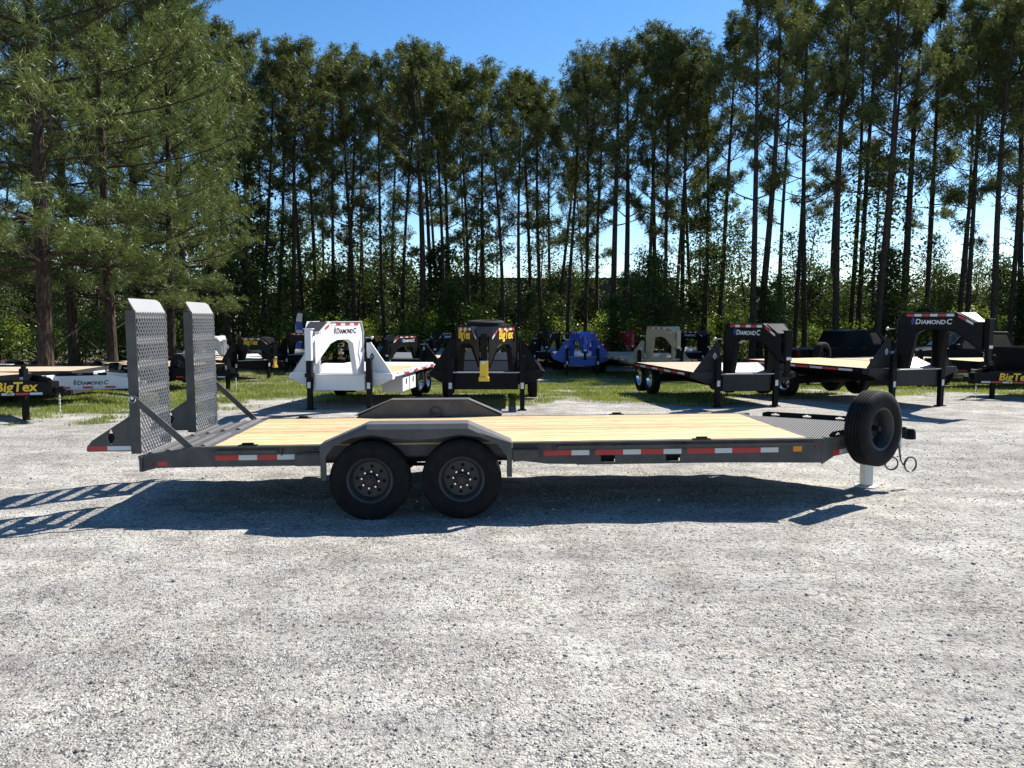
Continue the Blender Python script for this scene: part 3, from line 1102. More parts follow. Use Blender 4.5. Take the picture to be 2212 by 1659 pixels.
        if near:
            for p in (((-1.18, 0.525), (-0.92, 0.525), (-0.92, 0.655), (-1.18, 0.645)), ((0.95, 0.535), (1.22, 0.56), (1.20, 0.655), (0.95, 0.66))):
                mb = MB()
                mb.plate(list(p), [], lambda a, b, c: (a, -0.10 + c, b), 0.008)
                x0, x1 = p[0][0], p[1][0]
                mb.box(x0 + 0.01, x1 - 0.01, -0.10, -0.0125, p[3][1] - 0.012, p[3][1] - 0.002)
                mb.build('step_bracket', 'grey', fp)
        else:
            mb = MB()
            mb.tube([(0.10 + 0.075 * math.cos(a), yi - 0.015, 0.775 + 0.075 * math.sin(a)) for a in np.linspace(0, 2 * PI, 25)], 0.005, 6)
            mb.box(0.05, 0.15, yi - 0.018, yi - 0.011, 0.765, 0.772)
            mb.box(0.05, 0.058, yi - 0.018, yi - 0.011, 0.745, 0.805)
            mb.build('emblem', 'charcoal', fp)
    fender(-0.255, 0.03, True)
    fender(2.28, 2.044, False)

    # --- axles and wheels
    for sx in (-0.4445, 0.4445):
        mb = MB()
        mb.tube([(sx, -0.05, 0.391), (sx, W + 0.05, 0.391)], 0.062, 10)
        mb.box(sx - 0.05, sx + 0.05, 0.32, 0.40, 0.33, 0.46)
        mb.build('axle', 'black_dull', T)
    mb = MB()
    for y in (0.30, W - 0.30):
        mb.box(-0.85, 0.85, y - 0.03, y + 0.03, 0.44, 0.466)
    mb.build('leaf_spring', 'black_dull', T)
    for k, (sx, y, f) in enumerate(((-0.4445, -0.112, 0), (0.4445, -0.112, 0), (-0.4445, W + 0.148, PI), (0.4445, W + 0.148, PI))):
        w = thing_part('wheel', T)
        w.location = (sx, y, 0.391)
        w.rotation_euler = (0, (0.35, 1.1, 0.2, 2.0)[k], f)
        link('tyre', TYRE, w)
        link('rim', RIM, w)
        mb = MB()
        mb.lathe([(0, -0.118), (0.032, -0.118), (0.036, -0.105), (0.036, -0.09), (0.058, -0.085), (0.060, -0.005), (0.06, 0.02)], (0, 0, 0), 'y', 20)
        mb.build('hub', 'charcoal', w, True)
        mb = MB()
        mb.lathe([(0, -0.1315), (0.018, -0.131), (0.021, -0.1185)], (0, 0, 0), 'y', 12, 1)
        for q in range(6):
            a = 2 * PI * q / 6
            mb.lathe([(0, -0.126), (0.006, -0.126), (0.006, -0.1185)], (0.029 * math.cos(a), 0, 0.029 * math.sin(a)), 'y', 6, 0)
        mb.build('oil_cap', ['hub_red', 'rim_disc'], w, True)
        mb = MB()
        mb.lathe([(0, 0.0), (0.150, 0.0), (0.155, 0.06), (0, 0.065)], (0, 0.0, 0), 'y', 24)
        mb.build('brake_drum', 'black_dull', w, True)
        for q in range(8):
            a = 2 * PI * q / 8 + 0.2
            mb = MB()
            mb.lathe([(0, -0.062), (0.010, -0.061), (0.0165, -0.050), (0.0165, -0.0105)], (0.083 * math.cos(a), 0, 0.083 * math.sin(a)), 'y', 6)
            mb.build('lug_nut', 'chrome', w)
    # --- tongue
    apx = (5.42, W / 2)
    for sgn, y0 in ((1, 0.0), (-1, W)):
        a, b = Vector((4.135, y0 + sgn * 0.02, 0.595)), Vector((apx[0], W / 2 - sgn * 0.075, 0.595))
        mb = MB()
        d = (b - a).normalized()
        nrm = Vector((d.y, -d.x, 0)) * sgn
        fn = lambda p, q, c, a=a, d=d, nrm=nrm: a + d * p + Vector((0, 0, q)) + nrm * c
        ln = (b - a).length
        mb.plate([(0, -0.10), (ln, -0.10), (ln, 0.10), (0, 0.10)], [], lambda p, q, c: fn(p, q, -c), 0.008)
        mb.plate([(0, 0.092), (ln, 0.092), (ln, 0.10), (0, 0.10)], [], lambda p, q, c: fn(p, q, -0.008 - c), 0.05)
        mb.plate([(0, -0.10), (ln, -0.10), (ln, -0.092), (0, -0.092)], [], lambda p, q, c: fn(p, q, -0.008 - c), 0.05)
        mb.build('tongue_beam', 'grey', T)
        mb = MB()
        for i, (p0, p1) in enumerate(((0.03, 0.36), (0.362, 0.66), (0.662, 0.95), (0.952, 1.25))):
            mb.plate([(p0, -0.09), (p1, -0.09), (p1, -0.04), (p0, -0.04)], [], lambda p, q, c: fn(p, q, 0.0005 + c), 0.002, i % 2)
        mb.build('reflective_strip', ['red', 'tape_white'], T)
        # chain rail with key holes along the top of the beam
        mb = MB()
        hs = []
        for p in (0.30, 0.68, 1.06):
            hs.append([(p - 0.05, 0.122), (p + 0.05, 0.122), (p + 0.05, 0.135), (p + 0.02, 0.142), (p + 0.012, 0.150), (p - 0.012, 0.150), (p - 0.02, 0.142), (p - 0.05, 0.135)])
        mb.plate([(0.14, 0.1015), (ln - 0.25, 0.1015), (ln - 0.25, 0.165), (0.20, 0.165), (0.14, 0.145)], hs, lambda p, q, c: fn(p, q, 0.004 + c), 0.009)
        mb.build('chain_rail', 'black', T)
    mb = MB()
    expanded(mb, [(4.04, 0.03), (4.18, 0.06), (5.30, W / 2 - 0.16), (5.30, W / 2 + 0.16), (4.18, W - 0.06), (4.04, W - 0.03)], 0.026, R(58), lambda a, b, c: (a, b, 0.6985 + c), 0.009, 0.003)
    mb.build('tongue_mesh', 'mesh_dark', T)
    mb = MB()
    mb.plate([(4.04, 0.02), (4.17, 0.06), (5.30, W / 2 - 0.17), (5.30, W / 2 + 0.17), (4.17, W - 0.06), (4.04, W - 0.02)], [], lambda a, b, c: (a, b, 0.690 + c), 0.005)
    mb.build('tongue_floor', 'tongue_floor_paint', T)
    mb = MB()
    mb.box(4.05, 5.2, W / 2 - 0.03, W / 2 + 0.03, 0.62, 0.69)
    mb.build('centre_beam', 'grey', T)
    # coupler on its adjustable channel
    mb = MB()
    mb.box(5.40, 5.47, W / 2 - 0.10, W / 2 + 0.10, 0.43, 0.70)
    mb.box(5.47, 5.50, W / 2 - 0.10, W / 2 - 0.086, 0.43, 0.68)
    mb.box(5.47, 5.50, W / 2 + 0.086, W / 2 + 0.10, 0.43, 0.68)
    mb.build('coupler_channel', 'galv', T)
    mb = MB()
    mb.box(5.475, 5.60, W / 2 - 0.05, W / 2 + 0.05, 0.545, 0.635)
    mb.lathe([(0, 0.065), (0.045, 0.06), (0.062, 0.03), (0.066, -0.055), (0.05, -0.06)], (5.655, W / 2, 0.585), 'z', 20)
    mb.box(5.53, 5.60, W / 2 - 0.022, W / 2 + 0.022, 0.635, 0.668)
    mb.build('coupler', 'black', T, True)
    # jack: drop leg, foot and upper barrel
    jk = thing_part('jack', T)
    jx, jy, zg = 5.15, W / 2, 0.027
    dz = -jx * 0.0053
    mb = MB()
    mb.box(jx - 0.055, jx + 0.055, jy - 0.055, jy + 0.055, 0.02 + dz, 0.45)
    mb.build('drop_leg', 'galv', jk, bevel=0.006)
    mb = MB()
    mb.lathe([(0, 0.0), (0.13, 0.0), (0.13, 0.012), (0.07, 0.02), (0.0, 0.02)], (jx, jy, 0.001 + dz), 'z', 8)
    mb.build('foot_plate', 'galv', jk)
    mb = MB()
    mb.box(jx - 0.065, jx + 0.065, jy - 0.065, jy + 0.065, 0.40, 0.86)
    mb.lathe([(0.05, 0), (0.05, 0.07), (0.0, 0.08)], (jx, jy, 0.86), 'z', 12)
    mb.tube([(jx, jy, 0.80), (jx, jy - 0.16, 0.80), (jx, jy - 0.18, 0.72)], 0.012, 6)
    mb.build('barrel', 'black', jk)
    # spare on its post beside the near tongue beam, facing out and forward
    sp = thing_part('spare_wheel', T)
    d = Vector((0.85, 0.53, 0)).normalized()
    nrm = Vector((d.y, -d.x, 0))
    sp.location = (4.80, 0.245, 0.775)
    sp.rotation_euler = (0, 0.4, math.atan2(nrm.x, -nrm.y))
    sp.scale = (1.02, 1.02, 1.02)
    link('tyre', TYRE, sp)
    link('rim', RIM_DEEP, sp)
    mb = MB()
    p0 = Vector(sp.location) - nrm * 0.13
    mb.bar(p0 - Vector((0, 0, 0.12)) - nrm * 0.1, p0 + Vector((0, 0, 0.10)) - nrm * 0.1, 0.06, 0.06, up=d)
    mb.bar(p0 - nrm * 0.1, p0 + nrm * 0.20, 0.05, 0.05)
    mb.build('spare_mount', 'black_dull', T)
    mb = MB()
    q = Vector(sp.location) + nrm * 0.0
    mb.tube([q - nrm * 0.05, q + nrm * 0.02], 0.016, 6)
    mb.build('mount_stud', 'chrome', T)
    # breakaway and electric cables hanging in coils, safety chain
    def coil(c, r, turns, ax, start):
        pts = list(start)
        for i in range(int(turns * 16) + 1):
            a = PI * 0.75 + 2 * PI * i / 16
            pts.append((c[0] + r * math.cos(a) * ax[0] + 0.004 * i / 16, c[1] + r * math.cos(a) * ax[1] + 0.012 * i / 16, c[2] + r * (1 + 0.02 * i / 16) * math.sin(a)))
        mb = MB()
        mb.tube(pts, 0.0085, 6)
        mb.build('cable', 'cable', T, True)
    coil((5.64, 0.95, 0.235), 0.085, 2.2, (0.95, 0.2), [(5.44, 0.92, 0.55), (5.47, 0.90, 0.42), (5.49, 0.90, 0.30), (5.53, 0.92, 0.24)])
    coil((5.36, 0.86, 0.27), 0.075, 1.6, (0.85, -0.3), [(5.38, 0.90, 0.50), (5.40, 0.87, 0.40), (5.36, 0.86, 0.36)])
    mb = MB()
    for i in range(9):
        c = Vector((5.46 + 0.004 * i, 0.91, 0.56 - 0.03 * i))
        ax = Vector((1, 0, 0)) if i % 2 else Vector((0, 1, 0))
        mb.tube([c + ax * (0.013 * math.cos(t)) + Vector((0, 0, 0.021 * math.sin(t))) for t in np.linspace(0, 2 * PI, 9)], 0.0045, 5)
    mb.build('safety_chain', 'galv', T, True)
    return T


def thing_part(name, parent):
    o = bpy.data.objects.new(name, None)
    C.objects.link(o)
    o.parent = parent
    o.empty_display_size = 0.1
    return o


main_trailer()


# ---------------------------------------------------------------- parked gooseneck trailers
def tandem(T, xs, y, zoff, rim, par_rot=0.0):
    for x in xs:
        for s in (-1, 1):
            small_wheel(T, (x, s * y, 0.385 + zoff), rim, s > 0)


def stripe(mb, p, q, h, n, fn_out, first=0):
    """row of red / white tape blocks from p to q, standing h high, pushed out along fn_out"""
    p, q, o = Vector(p), Vector(q), Vector(fn_out)
    for i in range(n):
        a, b = p.lerp(q, (i + 0.04) / n), p.lerp(q, (i + 0.96) / n)
        z = Vector((0, 0, h))
        v = [a, b, b + z, a + z]
        v = [t + o * 0.0015 for t in v] + [t + o * 0.004 for t in v]
        mb.add(v, [(0, 1, 2, 3), (7, 6, 5, 4), (0, 4, 5, 1), (1, 5, 6, 2), (2, 6, 7, 3), (3, 7, 4, 0)], (i + first) % 2)


def gooseneck(label, pos, delta, body='black', hp=0.55, wing=1.13, zd=0.79, zt=1.90, nl=1.75, spread=0.66, deck=5.6, deckmat='old_board',
              z_floor=0.42, name='gooseneck_trailer', text=None, text_side=(1, -1), rim='chrome', lid='diamond_plate', post_mat=None, tube_mat='black',
              tapes=True, tw=0.048, pe=0.74, gus=0.66, arch=True, boxes=False, wheels_at=(-3.2, -4.15), dump=False, drop=True, box_mat=None, lamps=True, steel_tail=0.0, jack_top=0.30, group='gooseneck trailers parked behind the grey trailer'):
    """local x points to the hitch, y to its left; the origin is on the ground under the jacks"""
    x, y = pos
    T = thing(name, label, 'trailer', (x, y, float(gz(x, y))), R(delta - 90), group)
    post_mat = post_mat or body
    panel = box_mat or body
    # front box between the jacks, with a sloping tread plate lid
    mb = MB()
    mb.box(-0.55, 0.0, -hp + 0.012, hp - 0.012, z_floor, zd)
    mb.build('front_box', panel, T, bevel=0.006)
    for s in (-1, 1):
        mb = MB()
        mb.plate([(-0.75, zd + 0.0), (-0.55, z_floor), (0.012, z_floor), (0.012, zd), (-0.50, zd + 0.18), (-0.75, zd + 0.18)], [], lambda a, b, c, s=s: (a, s * (hp - 0.011) + s * c, b), 0.016)
        mb.build('box_side', panel, T)
    mb = MB()
    mb.add([(0.0, -hp + 0.03, zd + 0.003), (0.0, hp - 0.03, zd + 0.003), (-0.52, hp - 0.03, zd + 0.19), (-0.52, -hp + 0.03, zd + 0.19),
            (-0.01, -hp + 0.03, zd - 0.02), (-0.01, hp - 0.03, zd - 0.02), (-0.54, hp - 0.03, zd + 0.16), (-0.54, -hp + 0.03, zd + 0.16)],
           [(0, 1, 2, 3), (7, 6, 5, 4), (0, 4, 5, 1), (1, 5, 6, 2), (2, 6, 7, 3), (3, 7, 4, 0)])
    mb.build('box_lid', lid, T)
    # outriggers carrying the full deck width, with gusset plates up to the neck
    for s in (-1, 1):
        mb = MB()
        mb.plate([(hp + 0.006, zd), (wing, zd), (wing + 0.02, zd - 0.03), (wing + 0.02, zd - 0.13), (hp + 0.006, zd - 0.13)], [], lambda a, b, c, s=s: (-0.06 - c, s * a, b), 0.20)
        mb.plate([(hp + 0.006, zd - 0.1315), (wing, zd - 0.1315), (hp + 0.30, zd - 0.26), (hp + 0.006, zd - 0.26)], [], lambda a, b, c, s=s: (-0.12 - c, s * a, b), 0.08)
        mb.build('outrigger', panel, T)
        mb = MB()
        mb.plate([(hp + 0.008, zd + 0.002), (wing - 0.02, zd + 0.002), (hp + 0.10, zd + gus), (hp + 0.008, zd + gus)], [], lambda a, b, c, s=s: (-0.16 - c, s * a, b), 0.014)
        mb.bar((-0.167, s * (wing - 0.03), zd + 0.01), (-0.167, s * (hp + 0.10), zd + gus + 0.005), 0.05, 0.012, up=(0, s * 0.75, 0.65))
        mb.build('gusset', panel, T)
    # the two neck beams, wide at the deck and meeting at the coupler
    ch = 0.14
    outer = [(0, zd + 0.002), (0.0, zt - 0.20), (0.05, zt), (0.70, zt), (0.92, zt - 0.20), (1.0, zt - 0.20), (1.0, zt - 0.80), (0.90, zt - 0.66), (0.72, zt - 0.42), (0.58, zt - 0.35), (0.34, zt - 0.35), (0.24, zt - 0.44), (0.15, zd + 0.002)]
    for s in (-1, 1):
        p0, p1 = Vector((-0.02, s * (hp - 0.03), 0)), Vector((nl - 0.05, s * 0.10, 0))
        d = p1 - p0
        nr = Vector((-d.y, d.x, 0)).normalized() * (1 if s > 0 else -1)
        fn = lambda a, b, c, p0=p0, d=d, nr=nr: p0 + d * a + Vector((0, 0, b)) + nr * (c - 0.010)
        mb = MB()
        mb.plate(outer, [], fn, 0.012)
        # flanges along the edge
        for i in list(range(0, 5)) + list(range(6, 12)):
            (a0, b0), (a1, b1) = outer[i], outer[i + 1]
            q0, q1 = fn(a0, b0, 0.0), fn(a1, b1, 0.0)
            inward = 1 if i < 5 else 1
            v = []
            for q in (q0, q1):
                v += [q + nr * 0.034, q - nr * 0.085]
            e = (q1 - q0).cross(nr).normalized() * 0.010
            if i < 5:
                e = -e if e.z < 0 or (abs(e.z) < 1e-3 and e.dot(d) > 0) else e
            v2 = [t + e for t in v]
            mb.add(v + v2, [(0, 1, 3, 2), (6, 7, 5, 4), (0, 2, 6, 4), (1, 5, 7, 3), (0, 4, 5, 1), (2, 3, 7, 6)], 1 if i < 5 else 0)
        mb.build('neck_beam', [body, 'black_gloss' if body == 'black' else body], T)
        if tapes:
            tb = MB()
            q0, q1 = fn(0.10, zt - 0.075, 0.012), fn(0.68, zt - 0.075, 0.012)
            stripe(tb, q0, q1, 0.055, 6, nr, 0)
            tb.build('reflective_tape', ['red', 'tape_white'], T)
            tb = MB()
            q0, q1 = fn(0.72, zt - 0.09, 0.012), fn(0.90, zt - 0.255, 0.012)
            stripe(tb, q0, q1, 0.05, 2, nr, 0)
            tb.build('reflective_tape', ['red', 'tape_white'], T)
        if text and s in text_side:
            kind, mat, em = text
            mid = fn(0.40, zt - 0.235, 0.0135)
            rd = d if s < 0 else -d
            if kind == 'D':
                logo(T, 0.135, mat, em, mid - Vector((0, 0, 0.0)), rd.normalized())
            else:
                letters(T, (('BigTex', 0.26),), mat, mid - Vector((0, 0, 0.01)), rd.normalized(), 0.12, 0.025)
    mb = MB()
    mb.box(0.02, 0.16, -hp + 0.07, hp - 0.07, zt - 0.30, zt - 0.21)
    mb.box(0.70 * nl, 0.70 * nl + 0.06, -0.20, 0.20, zt - 0.28, zt - 0.12)
    mb.build('neck_brace', body, T)
    v = [(0.70 * nl, -0.18, zt + 0.004), (0.70 * nl, 0.18, zt + 0.004), (0.93 * nl, 0.14, zt - 0.185), (0.93 * nl, -0.14, zt - 0.185)]
    mb = MB()
    mb.add(v + [(a, b, c - 0.012) for a, b, c in v], [(0, 1, 2, 3), (7, 6, 5, 4), (0, 4, 5, 1), (1, 5, 6, 2), (2, 6, 7, 3), (3, 7, 4, 0)])
    mb.build('neck_cover', 'charcoal' if body == 'white' else body, T)
    # coupler post
    mb = MB()
    mb.box(nl - 0.045, nl + 0.075, -0.062, 0.062, zt - pe, zt - 0.14)
    mb.box(nl - 0.07, nl + 0.09, -0.085, 0.085, zt - 0.14, zt - 0.125)
    mb.build('coupler_post', post_mat, T, bevel=0.004)
    mb = MB()
    mb.box(nl - 0.03, nl + 0.06, -tw, tw, zt - 0.98, zt - pe - 0.0015)
    mb.box(nl - 0.06, nl + 0.10, -tw - 0.02, tw + 0.02, zt - 1.06, zt - 0.9815)
    mb.build('coupler', tube_mat, T)
    mb = MB()
    mb.box(nl + 0.0755, nl + 0.078, -0.05, 0.05, zt - 0.80 + 0.08, zt - 0.66)
    mb.build('decal', 'tape_white', T)
    mb = MB()
    for i in range(8):
        c = Vector((nl - 0.10, 0.05, zt - 0.70 - 0.032 * i))
        ax = Vector((1, 0, 0)) if i % 2 else Vector((0, 1, 0))
        mb.tube([c + ax * (0.016 * math.cos(t)) + Vector((0, 0, 0.023 * math.sin(t))) for t in np.linspace(0, 2 * PI, 7)], 0.006, 4)
    mb.build('safety_chain', 'galv', T)
    mb = MB()
    mb.tube([(0.03, hp + 0.03, zt - 0.28), (0.06, hp + 0.05, zt - 0.5), (0.02, hp + 0.04, zd + 0.42), (-0.04, hp + 0.10, zd + 0.16), (-0.02, spread + 0.02, zd + 0.03)], 0.011, 5)
    mb.build('hydraulic_hose', 'black', T, True)
    # jacks
    for s in (-1, 1):
        jk = thing_part('jack', T)
        jk.location = (0.02, s * spread, 0)
        mb = MB()
        mb.box(-0.05, 0.05, -0.05, 0.05, 0.02, 0.46)
        mb.box(-0.09, 0.09, -0.09, 0.09, -0.01, 0.02)
        mb.build('drop_leg', 'black', jk)
        mb = MB()
        mb.box(-0.058, 0.058, -0.058, 0.058, 0.44, zd + jack_top)
        mb.lathe([(0.055, 0), (0.05, 0.03), (0, 0.035)], (0, 0, zd + jack_top), 'z', 12)
        mb.build('barrel', 'black', jk)
        mb = MB()
        mb.box(0.0585, 0.061, -0.035, 0.035, 0.47, 0.60)
        mb.build('decal', 'tape_white', jk)
    mb = MB()
    mb.tube([(0.055, -spread, zd - 0.03), (0.055, spread, zd - 0.03)], 0.014, 6)
    mb.build('crank_shaft', 'galv', T)
    # deck
    x1 = -deck
    if dump:
        mb = MB()
        mb.box(-deck, -0.75, -1.0, 1.0, zd - 0.1, zd + 0.02)
        for a, b, c, e in ((-deck, -0.75, -1.03, -0.98), (-deck, -0.75, 0.98, 1.03), (-0.79, -0.75, -0.979, 0.979)):
            mb.box(a, b, c, e, zd - 0.08, zd + 0.16)
        mb.build('dump_body', 'black', T)
        mb = MB()
        mb.box(-deck, -0.74, -1.05, 1.05, zd + 0.165, zd + 0.20)
        mb.build('dump_rim', 'black', T)
    else:
        mb = MB()
        n = 9
        for i in range(n):
            ya = -wing + 0.05 + i * (2 * wing - 0.1) / n
            mb.box(x1 + steel_tail, -0.27, ya + 0.003, ya + (2 * wing - 0.1) / n - 0.003, zd - 0.04, zd)
        o = mb.build('decking', deckmat, T)
        if steel_tail:
            mb = MB()
            mb.box(x1 - 0.02, x1 + steel_tail - 0.004, -wing + 0.05, wing - 0.05, zd - 0.03, zd + 0.004)
            mb.build('tail_plate', body, T)
    for s in (-1, 1):
        mb = MB()
        ya, yb = sorted((s * (wing - 0.047), s * (wing + 0.01)))
        mb.box(x1, -0.262, ya, yb, zd - 0.11, zd + 0.004)
        for i in range(int(deck / 0.6)):
            xx = -0.5 - i * 0.6
            yc = sorted((s * (wing + 0.011), s * (wing + 0.045)))
            mb.box(xx - 0.05, xx, yc[0], yc[1], zd - 0.10, zd - 0.01)
        yc = sorted((s * (wing + 0.0455), s * (wing + 0.055)))
        mb.box(x1, -0.3, yc[0], yc[1], zd - 0.075, zd - 0.035)
        mb.build('side_rail', body, T)
        tb = MB()
        stripe(tb, (x1 + 0.2, s * (wing + 0.055), zd - 0.077), (-0.5, s * (wing + 0.055), zd - 0.077), 0.045, 2 * int(deck / 0.9), (0, s, 0))
        tb.build('reflective_tape', ['red', 'tape_white'], T)
        mb = MB()
        mb.box(x1, -0.55, s * 0.42 - 0.004, s * 0.42 + 0.004, z_floor + 0.06, zd - 0.05)
        mb.box(x1, -0.55, s * 0.42 - 0.05, s * 0.42 + 0.05, z_floor + 0.05, z_floor + 0.06)
        mb.build('frame_beam', body, T)
    mb = MB()
    mb.box(x1 - 0.06, x1 - 0.021 if steel_tail else x1, -wing, wing, zd - 0.16, zd)
    mb.build('rear_bumper', body, T)
    for xx in wheels_at:
        for s in (-1, 1):
            small_wheel(T, (xx, s * (wing - 0.13), 0.385), rim, s > 0)
        mb = MB()
        mb.tube([(xx, -wing + 0.14, 0.385), (xx, wing - 0.14, 0.385)], 0.06, 8)
        mb.build('axle', 'black_dull', T)
    if boxes:
        for s in (-1, 1):
            for xa in (-1.70, -2.38):
                bx = thing_part('tool_box', T)
                mb = MB()
                ya, yb = sorted((s * (wing - 0.02), s * (wing - 0.50)))
                mb.box(xa, xa + 0.62, ya, yb, zd - 0.50, zd - 0.115)
                mb.build('shell', body, bx, bevel=0.008)
                mb = MB()
                yc = sorted((s * (wing - 0.0195), s * (wing - 0.012)))
                mb.box(xa + 0.02, xa + 0.60, yc[0], yc[1], zd - 0.48, zd - 0.13)
                mb.build('door', body, bx)
                mb = MB()
                yc = sorted((s * (wing - 0.0115), s * (wing + 0.004)))
                mb.box(xa + 0.29, xa + 0.315, yc[0], yc[1], zd - 0.33, zd - 0.20)
                mb.build('latch', 'black', bx)
    if lamps:
        for s in (-1, 1):
            mb = MB()
            mb.lathe([(0, -0.025), (0.032, -0.023), (0.036, 0.0), (0.024, 0.02), (0, 0.028)], (-0.14, s * (hp + 0.14), zt - 0.34), 'x', 12)
            mb.bar((-0.10, s * (hp - 0.01), zt - 0.34), (-0.12, s * (hp + 0.10), zt - 0.34), 0.02, 0.02)
            mb.build('work_lamp', 'galv', T, True)
            mb = MB()
            mb.plate([(-0.05, 0), (0, -0.085), (0.05, 0), (0, 0.085)], [[(-0.02, 0), (0, -0.035), (0.02, 0), (0, 0.035)]], lambda a, b, c, s=s: (-0.158 + c, s * (hp + 0.13) + a, zd + 0.36 * gus / 0.66 + b), 0.004)
            mb.build('emblem', 'black' if body == 'white' else 'tape_white', T)
    return T


g_white = gooseneck('white gooseneck trailer with tool boxes, on the grass behind the near fender', (-3.72, 16.55), -6, 'white', wing=1.13, zd=0.79, zt=1.90, spread=0.66, deck=4.4, boxes=True,
                    text=('D', 'black', 'black'), lid='white', wheels_at=(-3.05, -3.95), deckmat='pine_board', steel_tail=1.6)
gooseneck('black gooseneck trailer with tread plate box and white lettering, pale deck reaching back left', (5.25, 17.17), 9, 'black', hp=0.56, wing=1.2, zd=0.77, zt=1.86, spread=0.69,
              deck=4.3, text=('D', 'tape_white', 'blue'), box_mat='charcoal', deckmat='old_board', wheels_at=(-3.2, -4.05), z_floor=0.35)
gooseneck('biggest black gooseneck trailer, tall arched neck with white lettering, behind the spare wheel', (9.02, 17.1), 20, 'black', hp=0.60, wing=1.27, zd=0.88, zt=2.09, nl=1.68, spread=0.71,
          deck=4.4, text=('D', 'tape_white', 'blue'), box_mat='charcoal', deckmat='pine_board', wheels_at=(-2.9, -3.8), z_floor=0.48)
g_dump = gooseneck('black dump gooseneck trailer with a tyre lying on its neck and a yellow coupler', (-0.55, 16.45), 0, 'black', hp=0.68, wing=1.2, zd=0.85, zt=1.80, nl=1.35, spread=0.77, tw=0.080, pe=0.66,
                   deck=4.6, dump=True, text=('B', 'yellow', 'yellow'), tube_mat='yellow', lid='black', z_floor=0.45, wheels_at=(-2.8, -3.7), lamps=False, rim='rim')
sp = small_wheel(g_dump, (0.45, 0, 1.82), 'rim', name='spare_wheel')
sp.rotation_euler = (PI / 2, 0, 0)
sp.rotation_euler.y = 0.05
gooseneck('bright blue gooseneck trailer on the grass between the black dump and the tan one', (2.84, 31.0), -2, 'blue', hp=0.53, wing=1.15, zd=0.80, zt=1.80, spread=0.62, deck=6.0, lid='silver', wheels_at=(-4.2, -5.1))
gooseneck('tan gooseneck trailer just behind the black one with the pale deck', (5.40, 28.0), 9, 'tan', hp=0.55, wing=1.15, zd=0.80, zt=1.97, spread=0.80, deck=6.0, lid='tan', wheels_at=(-4.2, -5.1), tapes=True)
gooseneck('red gooseneck trailer half hidden between the blue and the tan ones', (5.55, 38.0), 4, 'red_body', hp=0.53, wing=1.15, zd=0.85, zt=1.72, deck=6.0, lid='red_body', wheels_at=(-4.2, -5.1))
gooseneck('small looking black gooseneck trailer under the trees, right behind the tan one', (8.30, 36.0), 14, 'black', zt=1.75, deck=6.0, wheels_at=(-4.2, -5.1), text=('D', 'tape_white', 'blue'))
gooseneck('black gooseneck trailer with yellow lettering on the grass, left of the white one', (-9.75, 28.8), 46, 'black', hp=0.55, wing=1.1, zd=0.75, zt=1.58, nl=1.7, deck=5.5, text=('B', 'yellow', 'yellow'), tube_mat='yellow',
          lid='silver', wheels_at=(-3.8, -4.7), lamps=False)
gooseneck('silver white gooseneck trailer whose neck shows right of the far ramp', (-12.4, 31.5), 40, 'silver', hp=0.55, wing=1.1, zd=0.80, zt=1.62, deck=5.5, lid='silver', wheels_at=(-3.8, -4.7), lamps=False)
gooseneck('black gooseneck trailer under the trees directly left of the white neck', (-9.2, 33.5), 35, 'black', zt=1.70, deck=5.5, wheels_at=(-3.8, -4.7), lamps=False)
gooseneck('black gooseneck trailer with a small white sign on its neck, right behind the white deck', (-4.05, 29.0), -12, 'black', hp=0.58, wing=1.25, zd=0.80, zt=1.66, deck=6.0, wheels_at=(-4.2, -5.1), text=('D', 'tape_white', 'blue'))
gooseneck('black gooseneck trailer in shade, between the signed black neck and the dump trailer', (-3.1, 34.0), -4, 'black', zt=1.72, deck=6.0, wheels_at=(-4.2, -5.1), deckmat='pine_board', text=('D', 'tape_white', 'blue'))
gooseneck('black gooseneck trailer with yellow lettering, farthest back behind the white deck', (-6.1, 36.5), 20, 'black', zt=1.55, deck=5.5, wheels_at=(-3.8, -4.7), text=('B', 'yellow', 'yellow'), lamps=False)
gooseneck('dark navy gooseneck trailer in shade, immediately left of the bright blue one', (1.75, 36.5), -6, 'black', zt=1.72, deck=5.5, wheels_at=(-3.8, -4.7))


